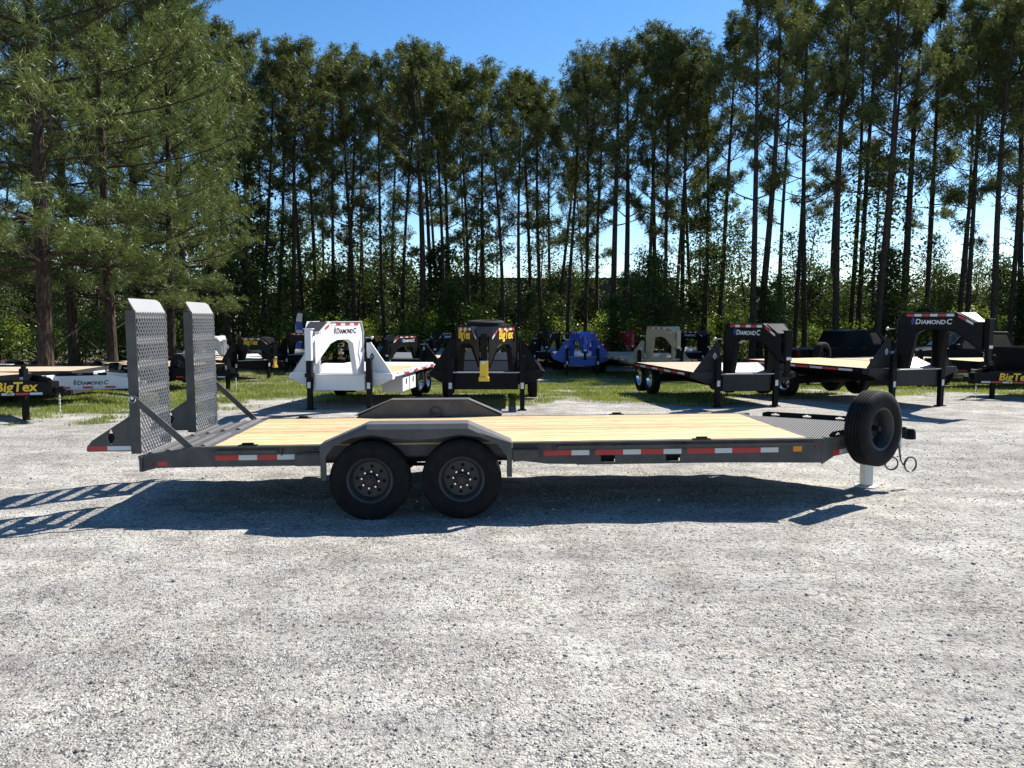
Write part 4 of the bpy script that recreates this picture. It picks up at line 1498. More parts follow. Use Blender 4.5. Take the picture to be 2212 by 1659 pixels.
# ---------------------------------------------------------------- tag-along trailers at both sides
def tag_trailer(label, tip, delta, body='black', zd=0.75, width=2.1, tl=1.55, deck=6.0, panel=None, text=None, jack_back=0.75, spare=None, deckmat='old_board', box=0.0, rim='rim',
                name='deck_trailer', rail=False, headboard=False, mast=0.0, endplate=False, ts=0.46, chain=True, jack_h=1.15):
    """local x points to the hitch; the origin lies on the ground under the front edge of the deck"""
    h = Vector((math.sin(R(delta)), -math.cos(R(delta))))
    x, y = tip[0] - h.x * tl, tip[1] - h.y * tl
    T = thing(name, label, 'trailer', (x, y, float(gz(tip[0], tip[1]))), R(delta - 90), 'low deck trailers parked at the edges of the lot')
    panel = panel or body
    w = width / 2
    mb = MB()
    for i in range(8):
        ya = -w + i * width / 8
        mb.box(-deck, -0.03, ya + 0.004, ya + width / 8 - 0.004, zd - 0.04, zd)
    mb.build('decking', deckmat, T)
    for s in (-1, 1):
        ya, yb = sorted((s * (w + 0.003), s * (w + 0.06)))
        mb = MB()
        mb.box(-deck, 0.0, ya, yb, zd - 0.17, zd + 0.005)
        mb.build('side_rail', body, T)
        tb = MB()
        stripe(tb, (-deck + 0.2, s * (w + 0.06), zd - 0.12), (-0.2, s * (w + 0.06), zd - 0.12), 0.05, 10, (0, s, 0))
        tb.build('reflective_tape', ['red', 'tape_white'], T)
    mb = MB()
    mb.box(-0.028, 0.04, -w - 0.06, w + 0.06, zd - 0.22, zd + 0.008)
    mb.build('headboard', 'charcoal' if headboard else body, T)
    for s in (-1, 1):
        p0, p1 = Vector((0.042, s * (w - 0.15), 0)), Vector((tl - 0.10, s * 0.08, 0))
        d = p1 - p0
        nr = Vector((-d.y, d.x, 0)).normalized() * s
        fn = lambda a, b, c, p0=p0, d=d, nr=nr: p0 + d * a + Vector((0, 0, b)) + nr * c
        mb = MB()
        mb.plate([(0, zd - 0.33), (1, zd - 0.33), (1, zd - 0.10), (0.75, zd - 0.02), (0, zd - 0.02)], [], fn, 0.010)
        mb.plate([(0, zd - 0.33), (1, zd - 0.33), (1, zd - 0.32), (0, zd - 0.32)], [], lambda a, b, c: fn(a, b, c + 0.0105), 0.05)
        mb.build('tongue_panel', panel, T)
        tb = MB()
        stripe(tb, fn(0.06, zd - 0.31, 0.010), fn(0.94, zd - 0.31, 0.010), 0.045, 6, nr)
        tb.build('reflective_tape', ['red', 'tape_white'], T)
        if text:
            mid = fn(ts, zd - 0.205, 0.0115)
            rd = (d if s < 0 else -d).normalized()
            if text[0] == 'D':
                logo(T, 0.115, text[1], text[1], mid - Vector((0, 0, 0.02)), rd)
            else:
                letters(T, (('BigTex', 0.25),), text[1], mid - Vector((0, 0, 0.03)), rd, 0.12, 0.025)
        if rail:
            hs = [[(p - 0.035, zd + 0.012), (p + 0.035, zd + 0.012), (p + 0.03, zd + 0.03), (p - 0.03, zd + 0.03)] for p in (0.13, 0.33, 0.53)]
            mb = MB()
            mb.plate([(0.05, zd - 0.018), (0.68, zd - 0.018), (0.68, zd + 0.045), (0.07, zd + 0.045)], hs, fn, 0.012)
            mb.build('chain_rail', 'black', T)
    mb = MB()
    mb.box(tl - 0.12, tl - 0.02, -0.09, 0.09, zd - 0.34, zd - 0.06)
    mb.box(tl - 0.02, tl + 0.10, -0.05, 0.05, zd - 0.26, zd - 0.17)
    mb.lathe([(0, 0.06), (0.05, 0.055), (0.065, 0.02), (0.065, -0.06)], (tl + 0.14, 0, zd - 0.21), 'z', 14)
    mb.build('coupler', body if body != 'white' else 'silver', T)
    if chain:
        mb = MB()
        for i in range(10):
            c = Vector((tl - 0.06, 0.12, zd - 0.34 - 0.034 * i))
            ax = Vector((1, 0, 0)) if i % 2 else Vector((0, 1, 0))
            mb.tube([c + ax * (0.017 * math.cos(t)) + Vector((0, 0, 0.025 * math.sin(t))) for t in np.linspace(0, 2 * PI, 7)], 0.006, 4)
        mb.build('safety_chain', 'galv', T)
    jk = thing_part('jack', T)
    jk.location = (tl - jack_back, 0.0, 0)
    mb = MB()
    mb.box(-0.045, 0.045, -0.045, 0.045, 0.0, 0.42)
    mb.box(-0.09, 0.09, -0.09, 0.09, -0.012, 0.008)
    mb.build('drop_leg', 'black', jk)
    mb = MB()
    mb.box(-0.056, 0.056, -0.056, 0.056, 0.40, jack_h)
    mb.lathe([(0.05, 0), (0.045, 0.04), (0, 0.05)], (0, 0, jack_h), 'z', 12)
    mb.build('barrel', 'black', jk)
    mb = MB()
    mb.box(-0.04, 0.04, -0.0585, -0.0565, jack_h - 0.32, jack_h - 0.16)
    mb.build('decal', 'tape_white', jk)
    for xx in (-deck * 0.55, -deck * 0.55 - 0.88):
        for s in (-1, 1):
            small_wheel(T, (xx, s * (w + 0.16), 0.385), rim, s > 0)
        mb = MB()
        mb.tube([(xx, -w - 0.1, 0.385), (xx, w + 0.1, 0.385)], 0.055, 8)
        mb.build('axle', 'black_dull', T)
    for s in (-1, 1):
        mb = MB()
        xa = -deck * 0.55
        ya, yb = sorted((s * (w + 0.064), s * (w + 0.30)))
        mb.box(xa - 1.30, xa + 0.42, ya, yb, 0.80, 0.812)
        mb.build('fender', body, T)
    if spare:
        s = small_wheel(T, spare[:3], rim, name='spare_wheel')
        s.rotation_euler = (0, 0, spare[3])
        mb = MB()
        mb.bar((spare[0], spare[1] + 0.14, zd - 0.1), (spare[0], spare[1] + 0.14, spare[2] + 0.05), 0.05, 0.05, up=(1, 0, 0))
        mb.build('spare_mount', 'black_dull', T)
    if box:
        mb = MB()
        for a, b, c, e in ((-deck, -0.05, -w, -w + 0.04), (-deck, -0.05, w - 0.04, w), (-0.09, -0.05, -w + 0.041, w - 0.041), (-deck, -deck + 0.04, -w + 0.041, w - 0.041)):
            mb.box(a, b, c, e, zd + 0.006, zd + box)
        for k in range(int(deck / 0.6)):
            for s in (-1, 1):
                ya, yb = sorted((s * (w + 0.001), s * (w + 0.05)))
                mb.box(-deck + k * 0.6, -deck + k * 0.6 + 0.05, ya, yb, zd + 0.01, zd + box)
        mb.build('dump_body', body, T)
    if endplate:
        mb = MB()
        mb.box(-deck - 0.012, -deck + 0.62, w + 0.061, w + 0.09, zd - 0.52, zd + 0.012)
        mb.box(-deck - 0.03, -deck - 0.0125, -w - 0.06, w + 0.06, zd - 0.52, zd + 0.012)
        mb.build('end_plate', 'charcoal', T)
        mb = MB()
        mb.lathe([(0, 0.012), (0.02, 0.01), (0.026, 0.0)], (-deck + 0.10, w + 0.0905, zd - 0.22), 'y', 12)
        mb.build('marker_light', 'amber', T)
    if mast:
        mb = MB()
        mb.box(-0.02, 0.03, -w - 0.15, -w - 0.065, zd - 0.2, zd + mast)
        mb.build('stake', 'black', T)
    return T


tag_trailer('black low trailer tongue with yellow lettering, beside a spare tyre cut by the frame', (-8.72, 14.66), 76, 'black', zd=0.83, tl=1.5, ts=0.67, text=('B', 'yellow'), jack_back=0.75, spare=(0.22, -0.62, 0.66, 0.05), deck=5.5, jack_h=1.0)
tag_trailer('long black deck trailer end with grey end plate, behind the yellow lettered tongue', (-18.25, 17.6), -84, 'black', zd=0.78, width=1.9, endplate=True, deck=6.6, text=None, headboard=True, chain=False)
tag_trailer('white low trailer tongue with dark lettering and chain rail, left of the near ramp', (-8.72, 17.85), 80, 'white', zd=0.70, width=1.9, text=('D', 'black'), jack_back=0.16, rail=True, deck=6.0, jack_h=0.98, deckmat='pine_board')
tag_trailer('black flat trailer with red brown boards, just behind the white tongue', (-9.6, 20.2), 82, 'black', zd=0.54, deck=6.0, jack_back=0.3, text=None)
tag_trailer('black flat trailer second behind the white tongue, only its boards showing', (-10.6, 23.2), 84, 'black', zd=0.50, deck=6.0, jack_back=0.3, text=None)
tag_trailer('black trailer with yellow lettering and spare tyre, seen between the two ramps', (-7.95, 21.9), 58, 'black', zd=0.70, text=('B', 'yellow'), jack_back=0.25, spare=(0.10, -0.66, 0.68, 0.05), deck=4.2, jack_h=0.9)
tag_trailer('black dump trailer with blue strap and yellow decals, at the right edge of the lot', (11.45, 19.15), -76, 'black', zd=0.72, tl=1.5, box=0.55, text=('B', 'yellow'), jack_back=0.68, deck=4.5, jack_h=1.05)
tag_trailer('black low trailer with pale boards, in the gap below the biggest gooseneck coupler', (12.1, 23.6), -80, 'black', zd=0.85, deck=6.0, jack_back=0.5, text=None, deckmat='pine_board')
tag_trailer('black trailer carrying an upright spare wheel, behind the deck of the biggest gooseneck', (8.9, 24.6), -70, 'black', zd=0.80, deck=5.0, text=None, spare=(0.55, 0.30, 1.02, 0.3), deckmat='old_board')


# ---------------------------------------------------------------- dark pickup truck parked at the right
def pickup(label, pos, rz):
    T = thing('pickup_truck', label, 'pickup', (pos[0], pos[1], float(gz(*pos))), rz)
    w = 0.95
    side = [(-2.75, 0.55), (-2.75, 1.02), (-1.0, 1.06), (-0.95, 1.08), (-0.62, 1.80), (0.75, 1.84), (1.35, 1.22), (2.55, 1.12), (2.72, 0.98), (2.76, 0.55), (2.25, 0.50), (1.35, 0.50), (-1.35, 0.50), (-2.2, 0.50)]
    mb = MB()
    mb.plate(side, [], lambda a, b, c: (a, -w + c, b), 2 * w)
    mb.build('body', 'black', T, bevel=0.06)
    for s in (-1, 1):
        for q in ([(-0.80, 1.16), (0.05, 1.18), (0.05, 1.70), (-0.52, 1.69)], [(0.14, 1.18), (1.12, 1.20), (0.70, 1.71), (0.14, 1.71)]):
            mb = MB()
            mb.plate(q, [], lambda a, b, c, s=s: (a, s * (w + 0.002) + s * c, b), 0.008)
            mb.build('side_window', 'glass', T)
        for a in (-0.02, 0.62):
            mb = MB()
            mb.box(a - 0.5, a - 0.36, min(s * (w + 0.003), s * (w + 0.03)), max(s * (w + 0.003), s * (w + 0.03)), 1.04, 1.075)
            mb.build('door_handle', 'chrome', T)
        mb = MB()
        mb.box(1.05, 1.25, min(s * (w + 0.01), s * (w + 0.2)), max(s * (w + 0.01), s * (w + 0.2)), 1.17, 1.36)
        mb.build('mirror', 'black', T, bevel=0.02)
        mb = MB()
        mb.box(2.60, 2.735, min(s * (w - 0.36), s * (w + 0.004)), max(s * (w - 0.36), s * (w + 0.004)), 0.86, 1.02)
        mb.build('headlight', 'tape_white', T, bevel=0.02)
        mb = MB()
        mb.box(-2.765, -2.70, min(s * (w - 0.2), s * (w + 0.004)), max(s * (w - 0.2), s * (w + 0.004)), 0.75, 1.0)
        mb.build('tail_light', 'lens_red', T)
    mb = MB()
    mb.add([(0.80, -w + 0.12, 1.78), (0.80, w - 0.12, 1.78), (1.33, w - 0.08, 1.25), (1.33, -w + 0.08, 1.25), (0.83, -w + 0.12, 1.80), (0.83, w - 0.12, 1.80), (1.38, w - 0.08, 1.27), (1.38, -w + 0.08, 1.27)],
           [(0, 1, 2, 3), (7, 6, 5, 4), (0, 4, 5, 1), (1, 5, 6, 2), (2, 6, 7, 3), (3, 7, 4, 0)])
    mb.build('windscreen', 'glass', T)
    for xx in (-1.75, 1.75):
        for s in (-1, 1):
            small_wheel(T, (xx, s * (w - 0.06), 0.385), 'chrome', s > 0)
    return T


pickup('black pickup truck with dark windows, behind the biggest gooseneck at the right edge', (17.2, 28.5), R(176))
pickup('black pickup truck seen through the arch of the biggest gooseneck', (14.6, 33.5), R(8))


# ---------------------------------------------------------------- feather flag, mast, warehouse
def feather_flag():
    x, y = at(640, 36), 36
    T = thing('feather_flag', 'tall blue and white feather flag standing behind the black trailers, left of the white neck', 'flag', (x, y, float(gz(x, y))))
    mb = MB()
    mb.tube([(0, 0, 0), (0, 0, 1.2), (0.0, 0, 2.0), (0.08, 0, 2.45), (0.22, 0, 2.62)], [0.016, 0.014, 0.011, 0.008, 0.006], 6)
    mb.build('pole', 'galv', T)
    for z0, z1, mt in ((0.7, 1.25, 'blue'), (1.25, 1.80, 'tape_white'), (1.80, 2.2, 'blue'), (2.2, 2.58, 'tape_white')):
        mb = MB()
        v = []
        for k in range(7):
            t = k / 6
            z = z0 + (z1 - z0) * t
            wdt = 0.20 + 0.10 * math.sin((z - 0.7) * 1.4)
            off = 0.10 * max(0, (z - 2.1) / 0.5) ** 2
            v += [(0.02 + off, 0.02 * math.sin(z * 5), z), (0.02 + off + wdt, 0.05 * math.sin(z * 4 + 1), z - 0.04)]
        n = len(v)
        v += [(a, b + 0.004, c) for a, b, c in v]
        f = []
        for k in range(6):
            f += [(2 * k, 2 * k + 1, 2 * k + 3, 2 * k + 2), (n + 2 * k + 2, n + 2 * k + 3, n + 2 * k + 1, n + 2 * k)]
        mb.add(v, f)
        mb.build('banner', mt, T)


feather_flag()


def mast():
    d = 140.0
    x = at(1077, d)
    T = thing('radio_mast', 'pale lattice radio mast rising far beyond the trees', 'mast', (x, d, -0.33))
    hgt, w = 23.5, 0.55
    leg = [(w * math.cos(a), w * math.sin(a)) for a in (0.3, 0.3 + 2 * PI / 3, 0.3 + 4 * PI / 3)]
    for p in leg:
        mb = MB()
        mb.tube([(p[0], p[1], 0), (p[0] * 0.7, p[1] * 0.7, hgt)], 0.07, 5)
        mb.build('leg', 'mast', T)
    mb = MB()
    n = 22
    for i in range(n):
        z0, z1 = hgt * i / n, hgt * (i + 1) / n
        k = 1 - 0.3 * i / n
        for j in range(3):
            a, b = leg[j], leg[(j + 1) % 3]
            mb.bar((a[0] * k, a[1] * k, z0), (b[0] * k, b[1] * k, z1), 0.05, 0.05)
    mb.build('bracing', 'mast', T)
    for z, a in ((hgt - 1.5, 0.2), (hgt - 3.0, 2.0), (hgt - 2.2, 4.0)):
        mb = MB()
        mb.box(0.5, 0.85, -0.15, 0.15, 0, 1.9)
        o = mb.build('antenna', 'mast', T)
        o.location = (0, 0, z)
        o.rotation_euler = (0, 0, a)


mast()


def warehouse():
    T = thing('warehouse', 'long low grey metal warehouse behind the trees', 'building', (0, 76, -0.33))
    x0, x1, h = at(960, 76), at(1452, 76), 6.1
    n = 22
    for i in range(n):
        a, b = x0 + (x1 - x0) * i / n, x0 + (x1 - x0) * (i + 1) / n
        mb = MB()
        mb.box(a + 0.01, b - 0.01, 0.0, 0.08, 0, h)
        mb.box(a + 0.01, a + 0.09, -0.05, -0.001, 0, h)
        mb.build('wall_panel', 'concrete', T)
    mb = MB()
    mb.box(x0, x1, 0.10, 20, 0, h - 0.02)
    mb.build('hall', 'concrete', T)
    mb = MB()
    mb.box(x0 - 0.3, x1 + 0.3, -0.25, 20.3, h, h + 0.25)
    mb.build('roof', 'charcoal', T)
    for u in (1120, 1300):
        x = at(u, 76)
        mb = MB()
        mb.box(x - 1.6, x + 1.6, -0.09, -0.055, 0, 3.6)
        d = mb.build('loading_door', 'charcoal', T)


warehouse()


# ---------------------------------------------------------------- trees
def needle_tris(c, d, k, L, w, spread, rr):
    """bursts of needles: k thin triangles around every point c, leaning along d"""
    n = len(c)
    dirs = rr.normal(size=(n, k, 3))
    dirs /= np.linalg.norm(dirs, axis=-1, keepdims=True)
    dirs = d[:, None] * (1 - spread) + dirs * spread
    dirs /= np.linalg.norm(dirs, axis=-1, keepdims=True) + 1e-9
    ln = L * (0.6 + 0.6 * rr.random((n, k, 1)))
    sd = np.cross(dirs, rr.normal(size=(n, k, 3)))
    sd /= np.linalg.norm(sd, axis=-1, keepdims=True) + 1e-9
    b = c[:, None] + rr.normal(size=(n, k, 3)) * 0.04 * L / 0.25
    t = b + dirs * ln
    t[..., 2] -= 0.10 * ln[..., 0]
    ww = w * (0.7 + 0.6 * rr.random((n, k, 1)))
    V = np.stack([b - sd * ww * 0.35, t, b + dirs * ln * 0.45 + sd * ww], 2)
    return V.reshape(-1, 3)


def pine_meshes(seed, H, crown, rad, nl, nsub, ncl, k, L, w, trunk_r, low=0.25, mat='needle', dead=8, lean=0.0, droop=0.0, flat=0.0):
    """trunk with limbs, and the needle crown; crown = fraction of the height where it starts"""
    rr = np.random.default_rng(seed)
    rnd = random.Random(seed)
    mb = MB()
    ph, am = rnd.random() * 6, 0.017 * H * (0.4 + rnd.random())
    axis = lambda t: Vector((am * math.sin(ph + t * 3.2) * t + lean * H * t, am * math.cos(ph * 1.7 + t * 2.6) * t, H * t))
    mb.tube([axis(i / 12) for i in range(13)], [trunk_r * (1.25 if i == 0 else 1.0) * (1 - 0.85 * (i / 12) ** 1.3) + 0.01 for i in range(13)], 9)
    pts, dr = [], []
    nw = max(5, int(nl / 4.3))
    wh = sorted(rnd.random() * 0.55 + 0.45 * k / nw for k in range(nw))
    wh = [min(1.0, 0.06 + 0.98 * ((k + 0.8 * rnd.random()) / nw) ** 0.80) for k in range(nw)] if not flat else [(k + rnd.random()) / nw for k in range(nw)]
    i = 0
    for t in wh:
        a0 = rnd.random() * 6.28
        for j0 in range(rnd.choice((3, 4, 4)) if not flat else 4):
            i += 1
            prof = (0.70 + 0.95 * t) if t < 0.40 else (1.08 - 0.72 * ((t - 0.40) / 0.60) ** 1.5)
            if t < low:
                prof *= 0.35 + 0.75 * rnd.random()
                if rnd.random() < 0.48:
                    continue
            hh = crown + (1 - crown) * t * 0.96 + 0.012 * rnd.random()
            ln = rad * prof * (0.55 + 0.65 * rnd.random())
            az = a0 + j0 * 6.28 / 4 + rnd.random() * 0.9
            el = R(2 + 46 * t + 18 * (rnd.random() - 0.5)) - droop
            p = axis(hh)
            pl = [p]
            for s in range(1, 6):
                e = el + 0.55 * (s / 5) ** 2 * (1 - flat) - droop * 0.4 * s / 5
                dd = Vector((math.cos(az) * math.cos(e), math.sin(az) * math.cos(e), math.sin(e)))
                az += (rnd.random() - 0.5) * 0.35
                p = p + dd * (ln / 5)
                pl.append(p)
            r0 = max(0.014, trunk_r * 0.30 * (1 - 0.6 * t))
            mb.tube(pl, [r0 * (1 - 0.16 * s) for s in range(6)], 5, cap=False)
            for j in range(nsub):
                s = (0.48 if not flat else 0.30) + (0.52 if not flat else 0.70) * (j + rnd.random()) / nsub
                q = min(int(s * 5), 4)
                base = pl[q].lerp(pl[q + 1], s * 5 - q)
                a2 = az + (1 if j % 2 else -1) * R(20 + 50 * rnd.random())
                e2 = el + R(30 * rnd.random()) + 0.15
                d2 = Vector((math.cos(a2) * math.cos(e2), math.sin(a2) * math.cos(e2), math.sin(e2)))
                l2 = ln * (0.16 + 0.20 * rnd.random()) * (1.15 - 0.5 * s) + 0.28
                tip = base + d2 * l2
                tip.z += 0.12 * l2
                mb.tube([base, base + d2 * l2 * 0.55, tip], [0.014, 0.010, 0.005], 3, cap=False)
                for c in range(ncl):
                    f = 0.48 + 0.58 * (c + rnd.random()) / ncl
                    pts.append(base.lerp(tip, f) + Vector((rnd.gauss(0, 1), rnd.gauss(0, 1), rnd.gauss(0, 0.8))) * 0.11)
                    dr.append((d2 * 0.7 + Vector((0, 0, 0.55))).normalized())
    for c in range(int(9 * ncl)):
        t = 0.90 + 0.1 * rnd.random()
        pts.append(axis(crown + (1 - crown) * t) + Vector((rnd.gauss(0, 0.12), rnd.gauss(0, 0.12), 0)))
        dr.append(Vector((rnd.gauss(0, 0.4), rnd.gauss(0, 0.4), 1)).normalized())
    for i in range(dead):
        t = crown * (0.35 + 0.62 * rnd.random())
        az = rnd.random() * 6.28
        l2 = rad * (0.15 + 0.45 * rnd.random())
        p = axis(t)
        d2 = Vector((math.cos(az), math.sin(az), 0.15 + 0.5 * rnd.random()))
        mb.tube([p, p + d2 * l2 * 0.6, p + d2 * l2 + Vector((0, 0, -0.1))], [0.022, 0.014, 0.005], 4, cap=False)
    tm = mb.mesh('trunk', 'bark', True)
    V = needle_tris(np.array([p[:] for p in pts]), np.array([d[:] for d in dr]), k, L, w, 0.85, rr)
    cm = np_mesh('crown', V, np.arange(len(V)).reshape(-1, 3), M[mat])
    return tm, cm


def broad_meshes(seed, H, rad, stems, clumps, per, L, base=0.12, mat='leaf'):
    rr = np.random.default_rng(seed)
    rnd = random.Random(seed)
    mb = MB()
    pts = []
    for s in range(stems):
        az = rnd.random() * 6.28
        ln = 0.12 * (1 if stems > 1 else 0.4)
        h = H * (0.75 + 0.25 * rnd.random())
        ax = lambda t: Vector((math.cos(az) * ln * h * t + 0.12 * math.sin(t * 5 + s), math.sin(az) * ln * h * t, h * t))
        mb.tube([ax(i / 7) for i in range(8)], [0.055 * H / 6 * (1 - 0.8 * i / 7) for i in range(8)], 6)
        nb = int(clumps / stems)
        for i in range(nb):
            t = base + (1 - base) * (i + rnd.random()) / nb
            a = i * 2.4 + rnd.random()
            prof = math.sin(PI * min(1, (0.15 + 0.85 * (t - base) / (1 - base)))) ** 0.6
            l = rad * prof * (0.3 + 0.8 * rnd.random())
            p = ax(t)
            q = p + Vector((math.cos(a) * l, math.sin(a) * l, l * (0.15 + 0.4 * rnd.random())))
            mb.tube([p, p.lerp(q, 0.6) + Vector((0, 0, 0.05)), q], [0.016, 0.010, 0.004], 3, cap=False)
            for f in (0.45, 0.7, 0.95):
                pts.append(p.lerp(q, f))
    tm = mb.mesh('trunk', 'bark', True)
    c = np.array([p[:] for p in pts])
    n = len(c)
    cen = c[:, None] + rr.normal(size=(n, per, 3)) * np.array([0.30, 0.30, 0.20]) * (rad / 1.6) ** 0.5
    nr = rr.normal(size=(n, per, 3)) + np.array([0, 0, 0.9])
    nr /= np.linalg.norm(nr, axis=-1, keepdims=True)
    u = np.cross(nr, rr.normal(size=(n, per, 3)))
    u /= np.linalg.norm(u, axis=-1, keepdims=True)
    v = np.cross(nr, u)
    s = L * (0.6 + 0.7 * rr.random((n, per, 1)))
    V = np.stack([cen - u * s * 0.5, cen + v * s * 0.30, cen + u * s * 0.55 - nr * s * 0.08, cen - v * s * 0.30], 2).reshape(-1, 3)
    cm = np_mesh('crown', V, np.arange(len(V)).reshape(-1, 4), M[mat])
    return tm, cm


rt = random.Random(5)
trees = []          # (u, y, mesh pair, kind, object) collected for the labels


def plant(name, cat, pair, x, y, sc, rz, group, kind, sx=1.0):
    o = thing(name, None, cat, (x, y, float(gz(x, y)) - 0.05), rz, group)
    o.scale = (sc * sx, sc * sx, sc)
    o.rotation_euler = (R(rt.gauss(0, 1.4)) * (kind != 'big'), R(rt.gauss(0, 1.4)) * (kind != 'big'), rz)
    link('trunk', pair[0], o)
    link('crown', pair[1], o)
    trees.append((x / y * 1661 + 1106, y, kind, o))
    return o


PINES = [pine_meshes(100 + i, 16.0, cb, rd, nl, 6, 5, 15, 0.26, 0.028, 0.120, low=0.36, dead=12, lean=ln)
         for i, (cb, rd, ln, nl) in enumerate(((0.34, 2.9, 0.006, 44), (0.40, 2.6, 0.014, 40), (0.27, 3.0, -0.012, 46), (0.42, 3.2, -0.004, 42), (0.30, 2.4, 0.018, 40), (0.36, 3.4, -0.014, 46), (0.26, 2.7, 0.004, 42)))]
OPEN = [pine_meshes(140 + i, 18.0, cb, rd, nl, 7, 5, 14, 0.27, 0.027, 0.18, low=0.42, dead=14, lean=ln)
        for i, (cb, rd, ln, nl) in enumerate(((0.34, 3.4, 0.0, 34), (0.30, 3.7, 0.008, 33), (0.38, 3.1, -0.006, 32)))]
BIG = [pine_meshes(180 + i, 17.0, cb, rd, 70, 9, 8, 23, 0.20, 0.0135, 0.175, low=0.0, mat='needle_near', dead=6, droop=0.10, flat=0.4)
       for i, (cb, rd) in enumerate(((0.15, 4.7), (0.16, 4.2), (0.17, 3.9)))]
BROAD = [broad_meshes(300 + i, 6.5, rd, st, 62, 26, 0.17, bs) for i, (rd, st, bs) in enumerate(((1.6, 1, 0.15), (2.0, 3, 0.10), (1.4, 2, 0.2), (1.8, 1, 0.25), (2.2, 4, 0.05)))]
TALLB = [broad_meshes(320 + i, 11.0, rd, st, 80, 12, 0.19, bs) for i, (rd, st, bs) in enumerate(((2.3, 1, 0.30), (2.0, 2, 0.25), (2.6, 1, 0.35)))]
BUSH = [broad_meshes(330 + i, 2.2, 1.2, 5, 40, 24, 0.11, 0.03, 'leaf_bright') for i in range(3)]


def top_v(u):
    """sky line of the photograph, in rows of 1659"""
    pts = [(-200, -400), (300, -60), (379, 14), (436, 55), (491, 74), (529, 87), (573, 113), (629, 120), (683, 148), (727, 138), (757, 134), (802, 154), (846, 126), (891, 108), (918, 108), (956, 117), (974, 145), (1010, 148),
           (1031, 176), (1081, 153), (1132, 161), (1159, 172), (1189, 178), (1217, 161), (1274, 133), (1335, 108), (1380, 98), (1418, 93), (1441, 108), (1475, 121), (1494, 150), (1513, 140), (1532, 90), (1555, 50), (1570, 9),
           (1620, -40), (1690, 15), (1710, 20), (1740, -20), (1850, -50), (2000, -20), (2037, 15), (2068, 55), (2092, 40), (2162, 6), (2230, -20), (2400, -50)]
    for (a, b), (c, d) in zip(pts, pts[1:]):
        if a <= u <= c:
            return b + (d - b) * (u - a) / (c - a)
    return 0


def height_for(v, y):
    return CAM_H + (690.2 - v) / 1661 * y * (1.0 + 0.0) + 0.35


# near big pines on the left, sunlit needles hanging low
for u, y, i, h, rz in ((96, 21.5, 0, 18.5, 0.4), (243, 24.5, 1, 15.0, 2.0), (372, 29.0, 2, 14.2, 4.0), (-40, 25.0, 1, 19.0, 1.0), (404, 33.0, 2, 14.6, 0.9), (160, 31.0, 0, 19, 5.0), (300, 36.0, 1, 18.5, 3.1)):
    plant('pine_tree', 'pine', BIG[i], at(u, y), y, h / 17.0, rz, 'big loblolly pines at the left of the lot', 'big')

rt = random.Random(5)
spec = [  # column at the foot, depth, which set, rise below the sky line
    (470, 38, 0, 8), (492, 37, 0, 0), (528, 39, 0, 0), (566, 41, 0, 0), (598, 45, 0, 20), (640, 40, 0, 0), (661, 43, 0, 12), (690, 47, 0, 10), (724, 42, 0, 0), (748, 46, 0, 10), (768, 42, 0, 4), (790, 50, 0, 25),
    (832, 42, 0, 6), (866, 44, 0, 10), (915, 41, 1, 0), (936, 46, 0, 20), (962, 43, 0, 4), (975, 50, 0, 30), (1012, 44, 0, 0), (1046, 45, 0, 8), (1088, 42, 0, 0), (1124, 43, 0, 0), (1150, 50, 0, 20), (1171, 44, 0, 4), (1200, 52, 0, 15),
    (1224, 43, 0, 0), (1262, 42, 0, 0), (1290, 49, 0, 20), (1322, 41, 1, 0), (1348, 42, 1, 0), (1395, 42, 0, 0), (1412, 48, 0, 10), (1435, 42, 0, 0), (1471, 43, 0, 0), (1496, 47, 0, 4), (1520, 44, 0, 20), (1549, 43, 0, 15), 
    (1625, 37, 1, 0), (1637, 38, 1, 25), (1716, 42, 0, 0), (1739, 41, 0, 0), (1805, 38, 1, 0), (1834, 44, 0, 30), (1851, 42, 0, 20), (1890, 36, 1, 0), (1903, 39, 0, 30), (1946, 40, 1, 0),
    (1993, 42, 0, 10), (2068, 41, 0, 0), (2086, 39, 0, 0), (2144, 37, 1, 0), (2178, 40, 0, 5), (2199, 43, 0, 20), (2235, 40, 1, 0), (2270, 44, 0, 0), (2330, 42, 1, 0)]
for n, (u, y, st, dv) in enumerate(spec):
    pool = OPEN if st else PINES
    pr = pool[n % len(pool)]
    h = height_for(top_v(u) + dv, y) - 0.55 - 0.5 * rt.random()
    H0 = 18.0 if st else 16.0
    sc = h / H0
    plant('pine_tree', 'pine', pr, at(u, y), y, sc, rt.random() * 6.28, 'tall pines along the edge of the lot', 'pine', min(1.15, 0.95 / sc ** 0.3 * (0.9 + 0.25 * rt.random())))
# pines farther back, beyond the dirt road
for n in range(28):
    y = 61 + 28 * rt.random()
    u = -160 + 2550 * ((n + rt.random()) / 28) ** 1.8
    if 950 < u < 1470 and y > 70:
        y = 66
    v = top_v(u) + 60 + 190 * rt.random() if u > 500 else 60 + 200 * rt.random()
    h = height_for(v, y)
    plant('pine_tree', 'pine', PINES[n % 7], at(u, y), y, h / 16, rt.random() * 6.28, 'pines beyond the dirt road', 'far', 0.95)
# pines past both edges of the frame
for n in range(16):
    y = 34 + 24 * rt.random()
    u = (-150 - 900 * rt.random()) if n % 2 else (2360 + 700 * rt.random())
    plant('pine_tree', 'pine', PINES[n % 7], at(u, y), y, (15 + 5 * rt.random()) / 16, rt.random() * 6.28, 'tall pines along the edge of the lot', 'pine')
# saplings in front of the warehouse
for n in range(16):
    y = 62 + 9 * rt.random()
    u = 950 + 520 * (n + rt.random()) / 16
    plant('sapling', 'sapling', BROAD[n % 5], at(u, y), y, (4.6 + 2.2 * rt.random()) / 6.5, rt.random() * 6.28, 'broadleaf saplings under the pines', 'sapling', 1.15)
